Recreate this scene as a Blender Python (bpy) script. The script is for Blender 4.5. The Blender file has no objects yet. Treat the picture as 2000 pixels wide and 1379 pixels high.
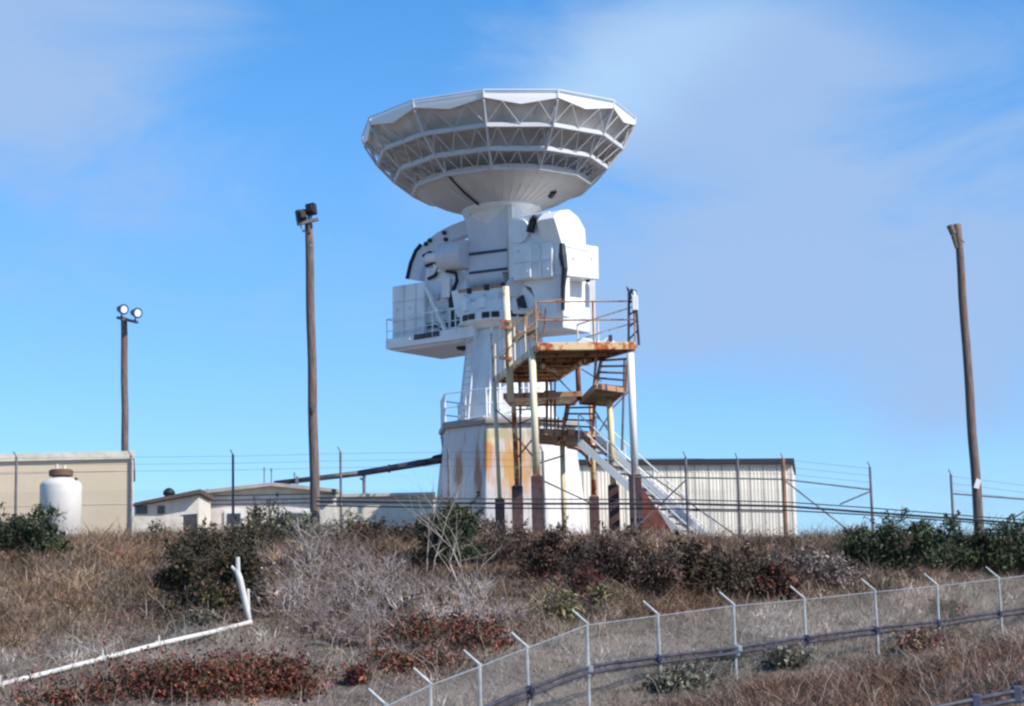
import bpy, math, random
import numpy as np
from mathutils import Vector, Matrix
R = math.radians
random.seed(7); rng = np.random.default_rng(7)
sc = bpy.context.scene
col = sc.collection

# ------------------------------------------------------------------ camera
PITCH, ROLL, F = R(8.68), R(-1.3), 4000.0
cam_d = bpy.data.cameras.new('camera'); cam = bpy.data.objects.new('camera', cam_d); col.objects.link(cam)
CM = Matrix.Rotation(R(90) + PITCH, 3, 'X') @ Matrix.Rotation(ROLL, 3, 'Z')
cam.matrix_world = CM.to_4x4()
cam_d.lens = 72; cam_d.sensor_width = 36; cam_d.clip_start = .5; cam_d.clip_end = 6000
sc.camera = cam
# ------------------------------------------------------------------ sun, sky, exposure
SUN_EL, SUN_AZ = R(40), R(58)      # azimuth: degrees to the right of straight behind the camera
to_sun = Vector((math.sin(SUN_AZ) * math.cos(SUN_EL), -math.cos(SUN_AZ) * math.cos(SUN_EL), math.sin(SUN_EL)))
sd = bpy.data.lights.new('sun', 'SUN'); sd.energy = 4.4; sd.angle = R(.5); sd.color = (1, .955, .88)
so = bpy.data.objects.new('sun', sd); col.objects.link(so)
so.rotation_euler = (-to_sun).to_track_quat('-Z', 'Y').to_euler()
w = bpy.data.worlds.new('World'); sc.world = w; w.use_nodes = True
wn, wl = w.node_tree.nodes, w.node_tree.links
wn.clear()
def N(nt, t, **k):
    n = nt.nodes.new(t)
    for a, v in k.items(): setattr(n, a, v)
    return n
W_ = w.node_tree
sky = N(W_, 'ShaderNodeTexSky', sky_type='NISHITA'); sky.sun_disc = False
sky.sun_elevation = SUN_EL; sky.sun_rotation = math.atan2(to_sun.x, to_sun.y)
sky.altitude = 300; sky.air_density = 1.0; sky.dust_density = .15; sky.ozone_density = 4.0
hs = N(W_, 'ShaderNodeHueSaturation'); hs.inputs['Saturation'].default_value = 1.3; hs.inputs['Value'].default_value = 1.2
hs.inputs['Hue'].default_value = .496
wl.new(sky.outputs[0], hs.inputs['Color'])
tc = N(W_, 'ShaderNodeTexCoord'); mp = N(W_, 'ShaderNodeMapping'); mp.inputs['Rotation'].default_value = (0, R(-28), 0)
mp.inputs['Scale'].default_value = (1.0, 1, 2.2)
wl.new(tc.outputs['Generated'], mp.inputs[0])
n1 = N(W_, 'ShaderNodeTexNoise'); n1.inputs['Scale'].default_value = 5.5; n1.inputs['Detail'].default_value = 9
n1.inputs['Roughness'].default_value = .58; n1.inputs['Distortion'].default_value = .8
wl.new(mp.outputs[0], n1.inputs['Vector'])
def wm(op, a, b):
    m_ = N(W_, 'ShaderNodeMath', operation=op)
    for k, v in enumerate((a, b)):
        if isinstance(v, (int, float)): m_.inputs[k].default_value = v
        else: wl.new(v, m_.inputs[k])
    return m_.outputs[0]
# broad banks of thin cloud: centre direction (x, z), half widths, weight
acc = wm('MULTIPLY', wm('SUBTRACT', n1.outputs['Fac'], .5), 1.9)
for (cx, cz, sx_, sz_, wt) in ((-.215, .28, .10, .08, .8), (.09, .285, .08, .04, .95), (.20, .21, .15, .085, .62), (.06, .20, .08, .06, .35), (.22, .15, .15, .07, .5), (-.06, .19, .06, .035, .25)):
    v_ = N(W_, 'ShaderNodeVectorMath', operation='SUBTRACT'); wl.new(tc.outputs['Generated'], v_.inputs[0]); v_.inputs[1].default_value = (cx, 0, cz)
    d_ = N(W_, 'ShaderNodeVectorMath', operation='MULTIPLY'); wl.new(v_.outputs[0], d_.inputs[0]); d_.inputs[1].default_value = (1 / sx_, 0, 1 / sz_)
    L_ = N(W_, 'ShaderNodeVectorMath', operation='LENGTH'); wl.new(d_.outputs[0], L_.inputs[0])
    mr = N(W_, 'ShaderNodeMapRange', interpolation_type='SMOOTHSTEP'); mr.inputs[1].default_value = 0; mr.inputs[2].default_value = 1.7
    mr.inputs[3].default_value = wt; mr.inputs[4].default_value = 0; wl.new(L_.outputs['Value'], mr.inputs[0]); acc = wm('ADD', acc, mr.outputs[0])
cl = N(W_, 'ShaderNodeMapRange', interpolation_type='SMOOTHSTEP'); cl.inputs[1].default_value = .05; cl.inputs[2].default_value = .95
cl.inputs[3].default_value = 0; cl.inputs[4].default_value = .92; wl.new(acc, cl.inputs[0])
v_ = N(W_, 'ShaderNodeVectorMath', operation='SUBTRACT'); wl.new(tc.outputs['Generated'], v_.inputs[0]); v_.inputs[1].default_value = (.045, 0, .275)
rt2 = N(W_, 'ShaderNodeVectorRotate', rotation_type='Y_AXIS'); rt2.inputs['Angle'].default_value = R(28); wl.new(v_.outputs[0], rt2.inputs['Vector'])
d_ = N(W_, 'ShaderNodeVectorMath', operation='MULTIPLY'); wl.new(rt2.outputs[0], d_.inputs[0]); d_.inputs[1].default_value = (1 / .09, 0, 1 / .03)
L_ = N(W_, 'ShaderNodeVectorMath', operation='LENGTH'); wl.new(d_.outputs[0], L_.inputs[0])
stk = N(W_, 'ShaderNodeMapRange', interpolation_type='SMOOTHSTEP'); stk.inputs[1].default_value = 0; stk.inputs[2].default_value = 1.6; stk.inputs[3].default_value = .9; stk.inputs[4].default_value = 0
wl.new(wm('ADD', L_.outputs['Value'], wm('MULTIPLY', wm('SUBTRACT', n1.outputs['Fac'], .5), 1.6)), stk.inputs[0])
ccol = N(W_, 'ShaderNodeMixRGB'); ccol.inputs[1].default_value = (2.35, 3.45, 5.35, 1); ccol.inputs[2].default_value = (3.0, 4.5, 6.3, 1); wl.new(stk.outputs[0], ccol.inputs[0])
mx = N(W_, 'ShaderNodeMixRGB'); wl.new(ccol.outputs[0], mx.inputs[2])
lowz = N(W_, 'ShaderNodeMapRange', interpolation_type='SMOOTHSTEP'); sp_ = N(W_, 'ShaderNodeSeparateXYZ'); wl.new(tc.outputs['Generated'], sp_.inputs[0]); wl.new(sp_.outputs[2], lowz.inputs[0])
lowz.inputs[1].default_value = .0; lowz.inputs[2].default_value = .30; lowz.inputs[3].default_value = 0; lowz.inputs[4].default_value = 1
tone = N(W_, 'ShaderNodeMixRGB'); tone.inputs[1].default_value = (.60, .71, .90, 1); tone.inputs[2].default_value = (1.25, 1.02, 1.05, 1); wl.new(lowz.outputs[0], tone.inputs[0])
air = N(W_, 'ShaderNodeMixRGB', blend_type='MULTIPLY'); air.inputs[0].default_value = 1; wl.new(hs.outputs[0], air.inputs[1]); wl.new(tone.outputs[0], air.inputs[2])
wl.new(wm('MAXIMUM', cl.outputs[0], stk.outputs[0]), mx.inputs[0]); wl.new(air.outputs[0], mx.inputs[1])
bg = N(W_, 'ShaderNodeBackground'); bg.inputs[1].default_value = .118; wl.new(mx.outputs[0], bg.inputs[0])
wo = N(W_, 'ShaderNodeOutputWorld'); wl.new(bg.outputs[0], wo.inputs[0])
sc.view_settings.view_transform = 'Standard'; sc.view_settings.look = 'None'
sc.view_settings.exposure = .42; sc.view_settings.gamma = 1
sc.cycles.filter_width = 2.4
sc.cycles.max_bounces = 6

# ------------------------------------------------------------------ geometry helpers
def ray(px, py): return CM @ Vector((px - 1000, -(py - 689.5), -F))
def pt(px, py, Y):
    d = ray(px, py); return d * (Y / d.y)
def ptz(px, py, z):
    d = ray(px, py); return d * (z / d.z)
def s_at(Y): return Y / F

class MB:
    def __init__(s): s.v = []; s.f = []; s.c = None
    def poly(s, pts): i = len(s.v); s.v += [tuple(p) for p in pts]; s.f.append(tuple(range(i, i + len(pts)))); return s
    def prism(s, pts, ext):
        n = len(pts); i = len(s.v); e = Vector(ext)
        pts = [Vector(p) for p in pts]
        s.v += [tuple(p) for p in pts] + [tuple(p + e) for p in pts]
        s.f.append(tuple(range(i, i + n))); s.f.append(tuple(range(i + 2 * n - 1, i + n - 1, -1)))
        for k in range(n):
            a, b = i + k, i + (k + 1) % n
            s.f.append((a, a + n, b + n, b))
        return s
    def box(s, c, size, M=None):
        c = Vector(c); h = Vector(size) / 2; i = len(s.v)
        for z in (-1, 1):
            for x, y in ((-1, -1), (1, -1), (1, 1), (-1, 1)):
                p = Vector((x * h.x, y * h.y, z * h.z))
                if M is not None: p = M @ p
                s.v.append(tuple(c + p))
        s.f += [tuple(i + k for k in q) for q in ((3, 2, 1, 0), (4, 5, 6, 7), (0, 1, 5, 4), (1, 2, 6, 5), (2, 3, 7, 6), (3, 0, 4, 7))]
        return s
    def tube(s, p, q, r0, r1=None, n=8, cap=True):
        if r1 is None: r1 = r0
        p, q = Vector(p), Vector(q); d = (q - p)
        if d.length < 1e-6: return s
        d.normalize(); a = d.orthogonal().normalized(); b = d.cross(a); i = len(s.v)
        for c, r in ((p, r0), (q, r1)):
            for k in range(n):
                t = 2 * math.pi * (k + .5) / n; s.v.append(tuple(c + (a * math.cos(t) + b * math.sin(t)) * r))
        for k in range(n):
            m = (k + 1) % n; s.f.append((i + k, i + m, i + n + m, i + n + k))
        if cap: s.f += [tuple(range(i + n - 1, i - 1, -1)), tuple(range(i + n, i + 2 * n))]
        return s
    def path(s, pts, r, n=6):
        rr = r if isinstance(r, (list, tuple)) else [r] * len(pts)
        P = [Vector(p) for p in pts]; i = len(s.v); a = (P[1] - P[0]).orthogonal().normalized()
        for k, p in enumerate(P):
            d = (P[min(k + 1, len(P) - 1)] - P[max(k - 1, 0)]).normalized(); a = (a - d * a.dot(d)).normalized(); b = d.cross(a)
            for j in range(n):
                t = 2 * math.pi * j / n; s.v.append(tuple(p + (a * math.cos(t) + b * math.sin(t)) * rr[k]))
        for k in range(len(P) - 1):
            for j in range(n): m = (j + 1) % n; s.f.append((i + k * n + j, i + k * n + m, i + (k + 1) * n + m, i + (k + 1) * n + j))
        s.f += [tuple(range(i + n - 1, i - 1, -1)), tuple(range(i + (len(P) - 1) * n, i + len(P) * n))]
        return s
    def beam(s, p, q, wd, ht):
        p, q = Vector(p), Vector(q); d = (q - p); L = d.length; d.normalize()
        up = Vector((0, 0, 1))
        if abs(d.z) > .95: up = Vector((0, 1, 0))
        a = d.cross(up).normalized(); b = a.cross(d)
        M = Matrix((d, a, b)).transposed()
        return s.box((p + q) / 2, (L, wd, ht), M)
    def lathe(s, c, prof, n=24, a0=0, close=True):
        i = len(s.v); c = Vector(c)
        for r, z in prof:
            for k in range(n):
                t = a0 + 2 * math.pi * k / n; s.v.append((c.x + r * math.sin(t), c.y - r * math.cos(t), c.z + z))
        m = len(prof)
        for j in range(m - 1):
            for k in range(n):
                k2 = (k + 1) % n
                s.f.append((i + j * n + k, i + j * n + k2, i + (j + 1) * n + k2, i + (j + 1) * n + k))
        if close:
            s.f.append(tuple(i + k for k in range(n - 1, -1, -1))); s.f.append(tuple(i + (m - 1) * n + k for k in range(n)))
        return s
    def build(s, name, mat, parent=None, smooth=False, bevel=0, origin=None):
        o = Vector((0, 0, 0))
        if parent is not None: o = Vector(parent['_o'])
        elif origin is not None: o = Vector(origin)
        me = bpy.data.meshes.new(name)
        me.from_pydata([(a - o.x, b - o.y, c - o.z) for a, b, c in s.v], [], s.f)
        me.update()
        me.materials.append(mat)
        ob = bpy.data.objects.new(name, me); col.objects.link(ob)
        if parent is not None: ob.parent = parent
        else: ob.location = o
        ob['_o'] = tuple(o)
        if smooth:
            for p in me.polygons: p.use_smooth = len(p.vertices) <= 4
        if bevel:
            b = ob.modifiers.new('bevel', 'BEVEL'); b.width = bevel; b.segments = 2; b.limit_method = 'ANGLE'
        return ob

def tag(o, label=None, cat=None, group=None, kind=None):
    for k, v in (('label', label), ('category', cat), ('group', group), ('kind', kind)):
        if v: o[k] = v
    return o
def thing(name, loc, label, cat, group=None):
    o = bpy.data.objects.new(name, None); col.objects.link(o); o.location = loc; o['_o'] = tuple(loc)
    o.empty_display_size = .3
    return tag(o, label, cat, group)

# ------------------------------------------------------------------ materials
class NT:
    def __init__(s, name, rough=.6, metal=0, spec=.4):
        s.m = bpy.data.materials.new(name); s.m.use_nodes = True; s.t = s.m.node_tree; s.t.nodes.clear()
        s.b = N(s.t, 'ShaderNodeBsdfPrincipled'); o = N(s.t, 'ShaderNodeOutputMaterial'); s.t.links.new(s.b.outputs[0], o.inputs[0])
        s.b.inputs['Roughness'].default_value = rough; s.b.inputs['Metallic'].default_value = metal
        s.b.inputs['Specular IOR Level'].default_value = spec
        s.tc = N(s.t, 'ShaderNodeTexCoord')
    def l(s, a, b): s.t.links.new(a, b)
    def noise(s, scale, detail=4, sc3=(1, 1, 1), rough=.55, dist=0, off=(0, 0, 0)):
        m = N(s.t, 'ShaderNodeMapping'); m.inputs['Scale'].default_value = sc3; m.inputs['Location'].default_value = off
        s.l(s.tc.outputs['Object'], m.inputs[0])
        n = N(s.t, 'ShaderNodeTexNoise'); n.inputs['Scale'].default_value = scale; n.inputs['Detail'].default_value = detail
        n.inputs['Roughness'].default_value = rough; n.inputs['Distortion'].default_value = dist
        s.l(m.outputs[0], n.inputs['Vector']); return n.outputs['Fac']
    def ramp(s, f, a, b, ca=0, cb=1):
        r = N(s.t, 'ShaderNodeMapRange'); r.interpolation_type = 'SMOOTHSTEP'
        for k, v in zip((1, 2, 3, 4), (a, b, ca, cb)): r.inputs[k].default_value = v
        s.l(f, r.inputs[0]); return r.outputs[0]
    def math(s, op, a, b):
        m = N(s.t, 'ShaderNodeMath', operation=op)
        for k, v in enumerate((a, b)):
            if isinstance(v, (int, float)): m.inputs[k].default_value = v
            else: s.l(v, m.inputs[k])
        return m.outputs[0]
    def mix(s, f, a, b, bt='MIX'):
        m = N(s.t, 'ShaderNodeMixRGB', blend_type=bt)
        for k, v in enumerate((f, a, b)):
            if isinstance(v, (int, float)): m.inputs[k].default_value = v
            elif isinstance(v, tuple): m.inputs[k].default_value = v + (1,) if len(v) == 3 else v
            else: s.l(v, m.inputs[k])
        return m.outputs[0]
    def bump(s, h, st=.3, d=.02):
        b = N(s.t, 'ShaderNodeBump'); b.inputs['Strength'].default_value = st; b.inputs['Distance'].default_value = d
        s.l(h, b.inputs['Height']); s.l(b.outputs[0], s.b.inputs['Normal'])
    def col(s, c):
        if isinstance(c, tuple): s.b.inputs['Base Color'].default_value = c + (1,)
        else: s.l(c, s.b.inputs['Base Color'])
        return s
    def blob(s, c, r, warp=.35):
        """mask that is 1 inside an ellipsoid (object space) with a ragged edge"""
        m = N(s.t, 'ShaderNodeVectorMath', operation='SUBTRACT'); s.l(s.tc.outputs['Object'], m.inputs[0]); m.inputs[1].default_value = c
        d = N(s.t, 'ShaderNodeVectorMath', operation='DIVIDE'); s.l(m.outputs[0], d.inputs[0]); d.inputs[1].default_value = r
        L = N(s.t, 'ShaderNodeVectorMath', operation='LENGTH'); s.l(d.outputs[0], L.inputs[0])
        n = s.noise(2.2, 4, (2.5, 2.5, .5))
        v = s.math('ADD', L.outputs['Value'], s.math('MULTIPLY', s.math('SUBTRACT', n, .5), warp * 5))
        return s.ramp(v, .25, 1.1, 1, 0)

def simple(name, c, rough=.6, metal=0, var=.12, sc=3.0, sc3=(1, 1, 1), spec=.4, bump=0):
    m = NT(name, rough, metal, spec)
    n = m.noise(sc, 5, sc3); f = m.ramp(n, .3, .7)
    m.col(m.mix(f, tuple(x * (1 - var) for x in c), tuple(min(1, x * (1 + var)) for x in c)))
    if bump: m.bump(n, bump)
    return m.m
def painted(name, c, rust=.5, rustcol=(.34, .10, .03), dirt=.25, rough=.5, streak=(2.2, 2.2, .35), sc=2.0, deep=(.10, .035, .02)):
    """paint with grime and vertical rust streaks; rust = how much of it"""
    m = NT(name, rough)
    g = m.ramp(m.noise(1.3, 6, (1, 1, .5), off=(3, 1, 2)), .35, .75)
    c1 = m.mix(m.math('MULTIPLY', g, dirt), c, (.38, .34, .30))
    n = m.noise(sc, 7, streak, .65, .3)
    th = .74 - rust * .34
    f = m.ramp(n, th, th + .10)
    rc = m.mix(m.ramp(m.noise(6, 4, off=(9, 2, 5)), .35, .65), rustcol, deep)
    m.col(m.mix(f, c1, rc)); m.bump(n, .15)
    m.l(m.ramp(n, th, th + .1, rough, .9), m.b.inputs['Roughness'])
    return m.m

M_WHITE = painted('white_paint', (.83, .84, .84), rust=.08, dirt=.3, rough=.4)
M_TRUSS = painted('truss_paint', (.56, .56, .57), rust=-.1, dirt=.25)
M_BACK = painted('reflector_back', (.70, .68, .66), rust=-.1, dirt=.4)
M_DISH = painted('dish_paint', (.55, .54, .53), rust=-.1, dirt=.3, rough=.5)
M_RIM = painted('rim_paint', (.80, .80, .79), rust=-.1, dirt=.1)
M_GREY = painted('grey_paint', (.64, .65, .69), rust=.02, dirt=.25)
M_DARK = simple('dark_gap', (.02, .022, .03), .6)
M_BLACK = simple('black_rubber', (.012, .014, .022), .5)
M_CREAM = painted('cream_paint_rusting', (.74, .62, .36), rust=.72, dirt=.25, rustcol=(.50, .16, .05))
M_CREAM2 = painted('cream_paint_clean', (.80, .70, .48), rust=.58, dirt=.25, rustcol=(.48, .19, .06))
M_WPOST = painted('white_post_paint', (.82, .80, .75), rust=.14, dirt=.2)
M_RUSTY = painted('rusty_paint', (.80, .56, .30), rust=.92, dirt=.15, rustcol=(.55, .13, .03), deep=(.28, .05, .02), streak=(1, 1, 1), sc=1.6)
M_RUST = painted('rust', (.44, .24, .13), rust=.75, dirt=.15, rustcol=(.40, .095, .035), deep=(.09, .03, .025))
M_RIMR = painted('weathered_rim', (.30, .26, .23), rust=.35, dirt=.3, rustcol=(.22, .09, .05))
M_RED = simple('red_oxide', (.17, .045, .03), .8, var=.35)
M_PIER = simple('brown_pier', (.085, .045, .045), .85, var=.35, sc=4)
M_UNDER = simple('deck_plate', (.20, .14, .085), .85, var=.5, sc=2)
M_BLUESTEEL = simple('dark_steel', (.05, .055, .09), .5, .2, var=.3)
M_TAN = NT('tan_wall', .9)
M_TAN.col(M_TAN.mix(M_TAN.ramp(M_TAN.noise(.5, 5), .3, .7), (.66, .54, .37), (.72, .58, .43))); M_TAN = M_TAN.m
M_TRIM = simple('pale_trim', (.72, .64, .52), .8)
M_TANK = simple('tank_plastic', (.66, .62, .57), .55, var=.05, sc=1)
M_LID = simple('brown_lid', (.16, .085, .05), .7)
M_WALLW = simple('white_siding', (.72, .65, .57), .8, var=.12)
M_CORR = painted('corrugated_white', (.82, .76, .65), rust=.0, dirt=.35, streak=(3, 3, .3))
M_FASCIA = simple('dark_fascia', (.010, .010, .018), .6)
M_ROOF = simple('brown_roof', (.10, .07, .055), .85, var=.3)
M_GALV = simple('galvanised', (.42, .44, .45), .45, .55, var=.2, sc=8)
M_GPOST = simple('galvanised_post', (.37, .38, .38), .55, .15, var=.2, sc=5)
M_WIRE = simple('fence_wire', (.15, .15, .15), .5, .4)
M_OLDPOST = simple('weathered_post', (.17, .16, .17), .7, .2, var=.3)
M_RUSTPOST = simple('rusty_fence_post', (.26, .14, .09), .8, var=.4)
M_OLDWIRE = simple('weathered_wire', (.12, .12, .13), .6, .3)
M_CABLE = simple('cable_black', (.03, .03, .04), .6)
M_PVC = painted('white_pipe_plastic', (.62, .60, .56), rust=.25, dirt=.7, rustcol=(.30, .24, .19), deep=(.18, .14, .11), streak=(1, 1, 1))
M_PIPE = simple('dark_pipe', (.065, .058, .07), .5, .2, var=.4, sc=3)
M_LENS = simple('lamp_glass', (.72, .76, .82), .12, 0, var=.05)
M_GLASS = simple('window_glass', (.05, .05, .06), .15)
def wood():
    m = NT('weathered_wood', .9)
    n = m.noise(7, 8, (4, 4, .22), .75); n2 = m.noise(1.0, 4, (1, 1, .45))
    c = m.mix(m.ramp(n, .3, .72), (.05, .034, .032), (.26, .20, .175))
    c = m.mix(m.ramp(n2, .45, .7, 0, .6), c, (.17, .075, .05)); m.col(c); m.bump(n, .5); return m.m
M_WOOD = wood()
def attr_mat(name, rough=.85, trans=.0, spec=.2):
    m = NT(name, rough, 0, spec)
    a = N(m.t, 'ShaderNodeAttribute'); a.attribute_name = 'tint'
    n = m.noise(1.6, 4); m.col(m.mix(1.0, a.outputs['Color'], m.mix(m.ramp(n, .3, .7), (.8, .8, .8), (1.15, 1.12, 1.08)), 'MULTIPLY'))
    if trans: m.b.inputs['Transmission Weight'].default_value = 0
    return m.m
M_LEAF = attr_mat('leaves', .6); M_GRASS = attr_mat('dry_grass_blades', .9); M_TWIG = attr_mat('twigs', .9); M_GROUND = None

# ------------------------------------------------------------------ terrain
def vnoise(x, y, seed=0):
    xi = np.floor(x).astype(np.int64); yi = np.floor(y).astype(np.int64); fx = x - xi; fy = y - yi
    fx = fx * fx * (3 - 2 * fx); fy = fy * fy * (3 - 2 * fy)
    def hsh(a, b):
        n = (a * 374761393 + b * 668265263 + seed * 974711) & 0x7fffffff
        n = ((n ^ (n >> 13)) * 1274126177) & 0x7fffffff
        return ((n ^ (n >> 16)) & 0xffff) / 65535.0
    return (hsh(xi, yi) * (1 - fx) + hsh(xi + 1, yi) * fx) * (1 - fy) + (hsh(xi, yi + 1) * (1 - fx) + hsh(xi + 1, yi + 1) * fx) * fy
def fbm(x, y, seed=0, o=4):
    a = 0; s = 0; g = 1.0
    for k in range(o): a = a + g * vnoise(x * 2 ** k, y * 2 ** k, seed + k); s += g; g *= .5
    return a / s - .5
PLAT = 4.12
PROF = {
    0:    [(0, -1.8), (20, -2.4), (28, -2.3), (37, -.75), (45, .85), (52, 2.2), (58, 3.3), (62, 3.95), (64.5, PLAT)],
    900:  [(0, -1.8), (20, -2.6), (30, -2.1), (38, -.75), (45, .75), (52, 2.15), (58, 3.3), (62, 3.95), (64.5, PLAT)],
    1143: [(0, -1.8), (20, -2.6), (30, -1.9), (39, -1.0), (46, .6), (54, 2.5), (60, 3.7), (62, 3.98), (64.5, PLAT)],
    1435: [(0, -1.8), (20, -2.3), (34, -1.15), (44.5, -.44), (52, 1.5), (57, 2.9), (60, 3.6), (62, 3.95), (64.5, PLAT)],
    1710: [(0, -1.8), (20, -1.9), (36, -.75), (50, .05), (55, 1.4), (60, 3.1), (62, 3.7), (63, 3.9), (65, PLAT)],
    1950: [(0, -1.8), (20, -1.5), (30, -.65), (42, -.05), (57, .65), (60, 1.9), (63, 3.3), (64.5, 3.8), (66.5, PLAT)],
}
PX = sorted(PROF)
def height(X, Y):
    X = np.asarray(X, float); Y = np.asarray(Y, float)
    px = np.clip(1000 + F * X / np.maximum(Y, 10.), 0, 1950)
    tabs = [np.interp(Y, [a for a, b in PROF[p]], [b for a, b in PROF[p]]) for p in PX]
    out = np.zeros(np.broadcast(X, Y).shape); T = np.stack([np.broadcast_to(t, out.shape) for t in tabs])
    idx = np.clip(np.searchsorted(PX, px, side='right') - 1, 0, len(PX) - 2)
    pa = np.array(PX, float)
    f = (px - pa[idx]) / (pa[idx + 1] - pa[idx]); f = f * f * (3 - 2 * f)
    out = np.take_along_axis(T, idx[None], 0)[0] * (1 - f) + np.take_along_axis(T, (idx + 1)[None], 0)[0] * f
    k = np.clip((64.5 - Y) / 4, .12, 1) * np.clip((Y - 5) / 15, 0, 1)
    out = out + k * (fbm(X * .35, Y * .35, 3) * .7 + fbm(X * 1.6, Y * 1.6, 9) * .16)
    cr = np.clip((Y - 46) / 14, 0, 1); out = out - .0235 * np.clip(X + 13, 0, 19) * cr * cr * (3 - 2 * cr) * (Y > 0)
    far = np.clip((Y - 120) / 300, 0, 1); out = out - far * 26
    return out
def gz(x, y): return float(height(np.array([x]), np.array([y]))[0])
def G(px, py):
    """where the photograph's line of sight through (px, py) meets the ground"""
    d = ray(px, py); Y = np.linspace(22, 66, 900); z = height(d.x / d.y * Y, Y) - d.z / d.y * Y
    k = np.nonzero(z > 0)[0]; yy = Y[k[0]] if len(k) else 64.3
    return Vector((d.x / d.y * yy, yy, gz(d.x / d.y * yy, yy)))
def project(X, Y, Z):
    C = np.array(CM.transposed()); q = C @ np.stack([X, Y, Z]); return 1000 + F * q[0] / -q[2], 689.5 - F * q[1] / -q[2]

xs = np.concatenate([[-1500, -600, -250, -120, -70, -45, -32], np.arange(-24, 24.01, .26), [32, 45, 70, 120, 250, 600, 1500]])
ys = np.concatenate([[-200, -60, -20, 0, 8, 14], np.arange(20, 68, .26), [70, 74, 80, 88, 100, 120, 150, 200, 300, 420, 800, 3000]])
XX, YY = np.meshgrid(xs, ys); ZZ = height(XX, YY)
nx, ny = len(xs), len(ys)
me = bpy.data.meshes.new('ground')
vv = np.stack([XX.ravel(), YY.ravel(), ZZ.ravel()], 1)
ii = np.arange(nx * ny).reshape(ny, nx)
ff = np.stack([ii[:-1, :-1].ravel(), ii[:-1, 1:].ravel(), ii[1:, 1:].ravel(), ii[1:, :-1].ravel()], 1)
me.from_pydata(vv.tolist(), [], ff.tolist()); me.update()
for p in me.polygons: p.use_smooth = True
gm = NT('dry_soil', .95, 0, .1)
a = gm.noise(.35, 6, dist=.5); b = gm.noise(3.0, 6); c = gm.noise(14, 5)
cc = gm.mix(gm.ramp(a, .35, .65), (.11, .085, .068), (.20, .165, .14))
cc = gm.mix(gm.ramp(b, .42, .68, 0, .7), cc, (.15, .11, .08)); cc = gm.mix(gm.ramp(c, .5, .75, 0, .5), cc, (.33, .28, .25))
gm.col(cc); gm.bump(gm.math('ADD', b, c), .6, .08); me.materials.append(gm.m)
ground = bpy.data.objects.new('ground', me); col.objects.link(ground); tag(ground, kind='structure', label='dry brown hillside rising to the flat compound')

# ------------------------------------------------------------------ radar antenna
AY = 80.0; YAW = R(37)
ax = pt(986, 600, AY).x
base_z = PLAT
root = thing('radar_antenna', (ax, AY, base_z), 'large white dish radar antenna on a rust streaked octagonal concrete base', 'radar antenna')
xp = Vector((math.cos(YAW), -math.sin(YAW), 0)); yp = Vector((math.sin(YAW), math.cos(YAW), 0)); O = Vector((ax, AY, 0))
def AL(px, py, t, axis='y'):
    d = ray(px, py); n = yp if axis == 'y' else xp
    k = (O.dot(n) + t) / d.dot(n); return d * k
def aprism(mb, pl, t, depth, axis='y'):
    pts = [AL(a, b, t, axis) for a, b in pl]
    return mb.prism(pts, (yp if axis == 'y' else xp) * depth)
S = s_at(AY)
def zc(py, px=986): return pt(px, py, AY).z
# base
def oct_prof(pairs): return pairs
rA0 = 166 * S; rA1 = 134 * S; zt = zc(842)
m = NT('stained_concrete', .85)
g = m.ramp(m.noise(.7, 6, (1, 1, .5)), .3, .7)
c = m.mix(g, (.56, .53, .53), (.70, .67, .64))
c = m.mix(m.ramp(m.noise(3.0, 7, (2.5, 2.5, .22), .6), .50, .68, 0, .55), c, (.40, .27, .20))
h0 = zt - base_z
for (bx, by, bz, sx, sz, cl) in ((-.72, -2.6, h0 - 1.15, .30, 1.2, (.62, .24, .04)), (-1.15, -2.5, h0 - 2.0, .20, 1.5, (.42, .18, .10)), (-1.9, -1.7, h0 - 1.6, .22, 1.0, (.45, .22, .12)), (-.5, -2.7, h0 - .4, .3, .5, (.85, .75, .45)), (.25, -2.6, h0 - 1.5, .8, 1.8, (.58, .29, .07)), (1.0, -2.5, h0 - 1.5, .30, 1.2, (.45, .26, .10)), (.0, -2.6, h0 - .4, 1.2, .35, (.45, .38, .22))):
    c = m.mix(m.math('MULTIPLY', m.blob((bx, by, bz), (sx, 1.6, sz)), .9), c, cl)
m.col(c); m.bump(m.noise(8, 4), .2); M_CONC = m.m
q = MB().lathe((ax, AY, base_z - .7), [(rA0 + .1, 0), (rA0, .45), (rA1, h0 + .7)], 8, R(28.4)); bs = q.build('base', M_CONC, root, bevel=.04)
MB().lathe((ax, AY, zt), [(rA1 + .16, 0), (rA1 + .18, .05), (rA1 + .18, .16), (rA1 + .1, .25)], 8, R(28.4)).build('walkway_rim', M_RIMR, bs)
rl = MB()
zr = zt + .25
vs = [Vector((ax + (rA1 + .05) * math.sin(R(28.4 + 45 * k)), AY - (rA1 + .05) * math.cos(R(28.4 + 45 * k)), zr)) for k in range(8)]
for k in range(4, 8):
    p, q2 = vs[k], vs[(k + 1) % 8]
    for t in (0, .5): 
        pp = p.lerp(q2, t); rl.tube(pp, pp + Vector((0, 0, 1.1)), .035, n=6)
    for hgt in (.55, 1.1): rl.tube(p + Vector((0, 0, hgt)), q2 + Vector((0, 0, hgt)), .028, n=6)
rl.build('railing', M_WHITE, bs)
# hanging bracket at the left of the rim
p = pt(862, 850, AY); MB().tube(p, p + Vector((.06, 0, -.5)), .05).tube(p + Vector((.06, 0, -.5)), p + Vector((.35, 0, -.75)), .04).build('rim_bracket', M_GPOST, bs)
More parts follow.
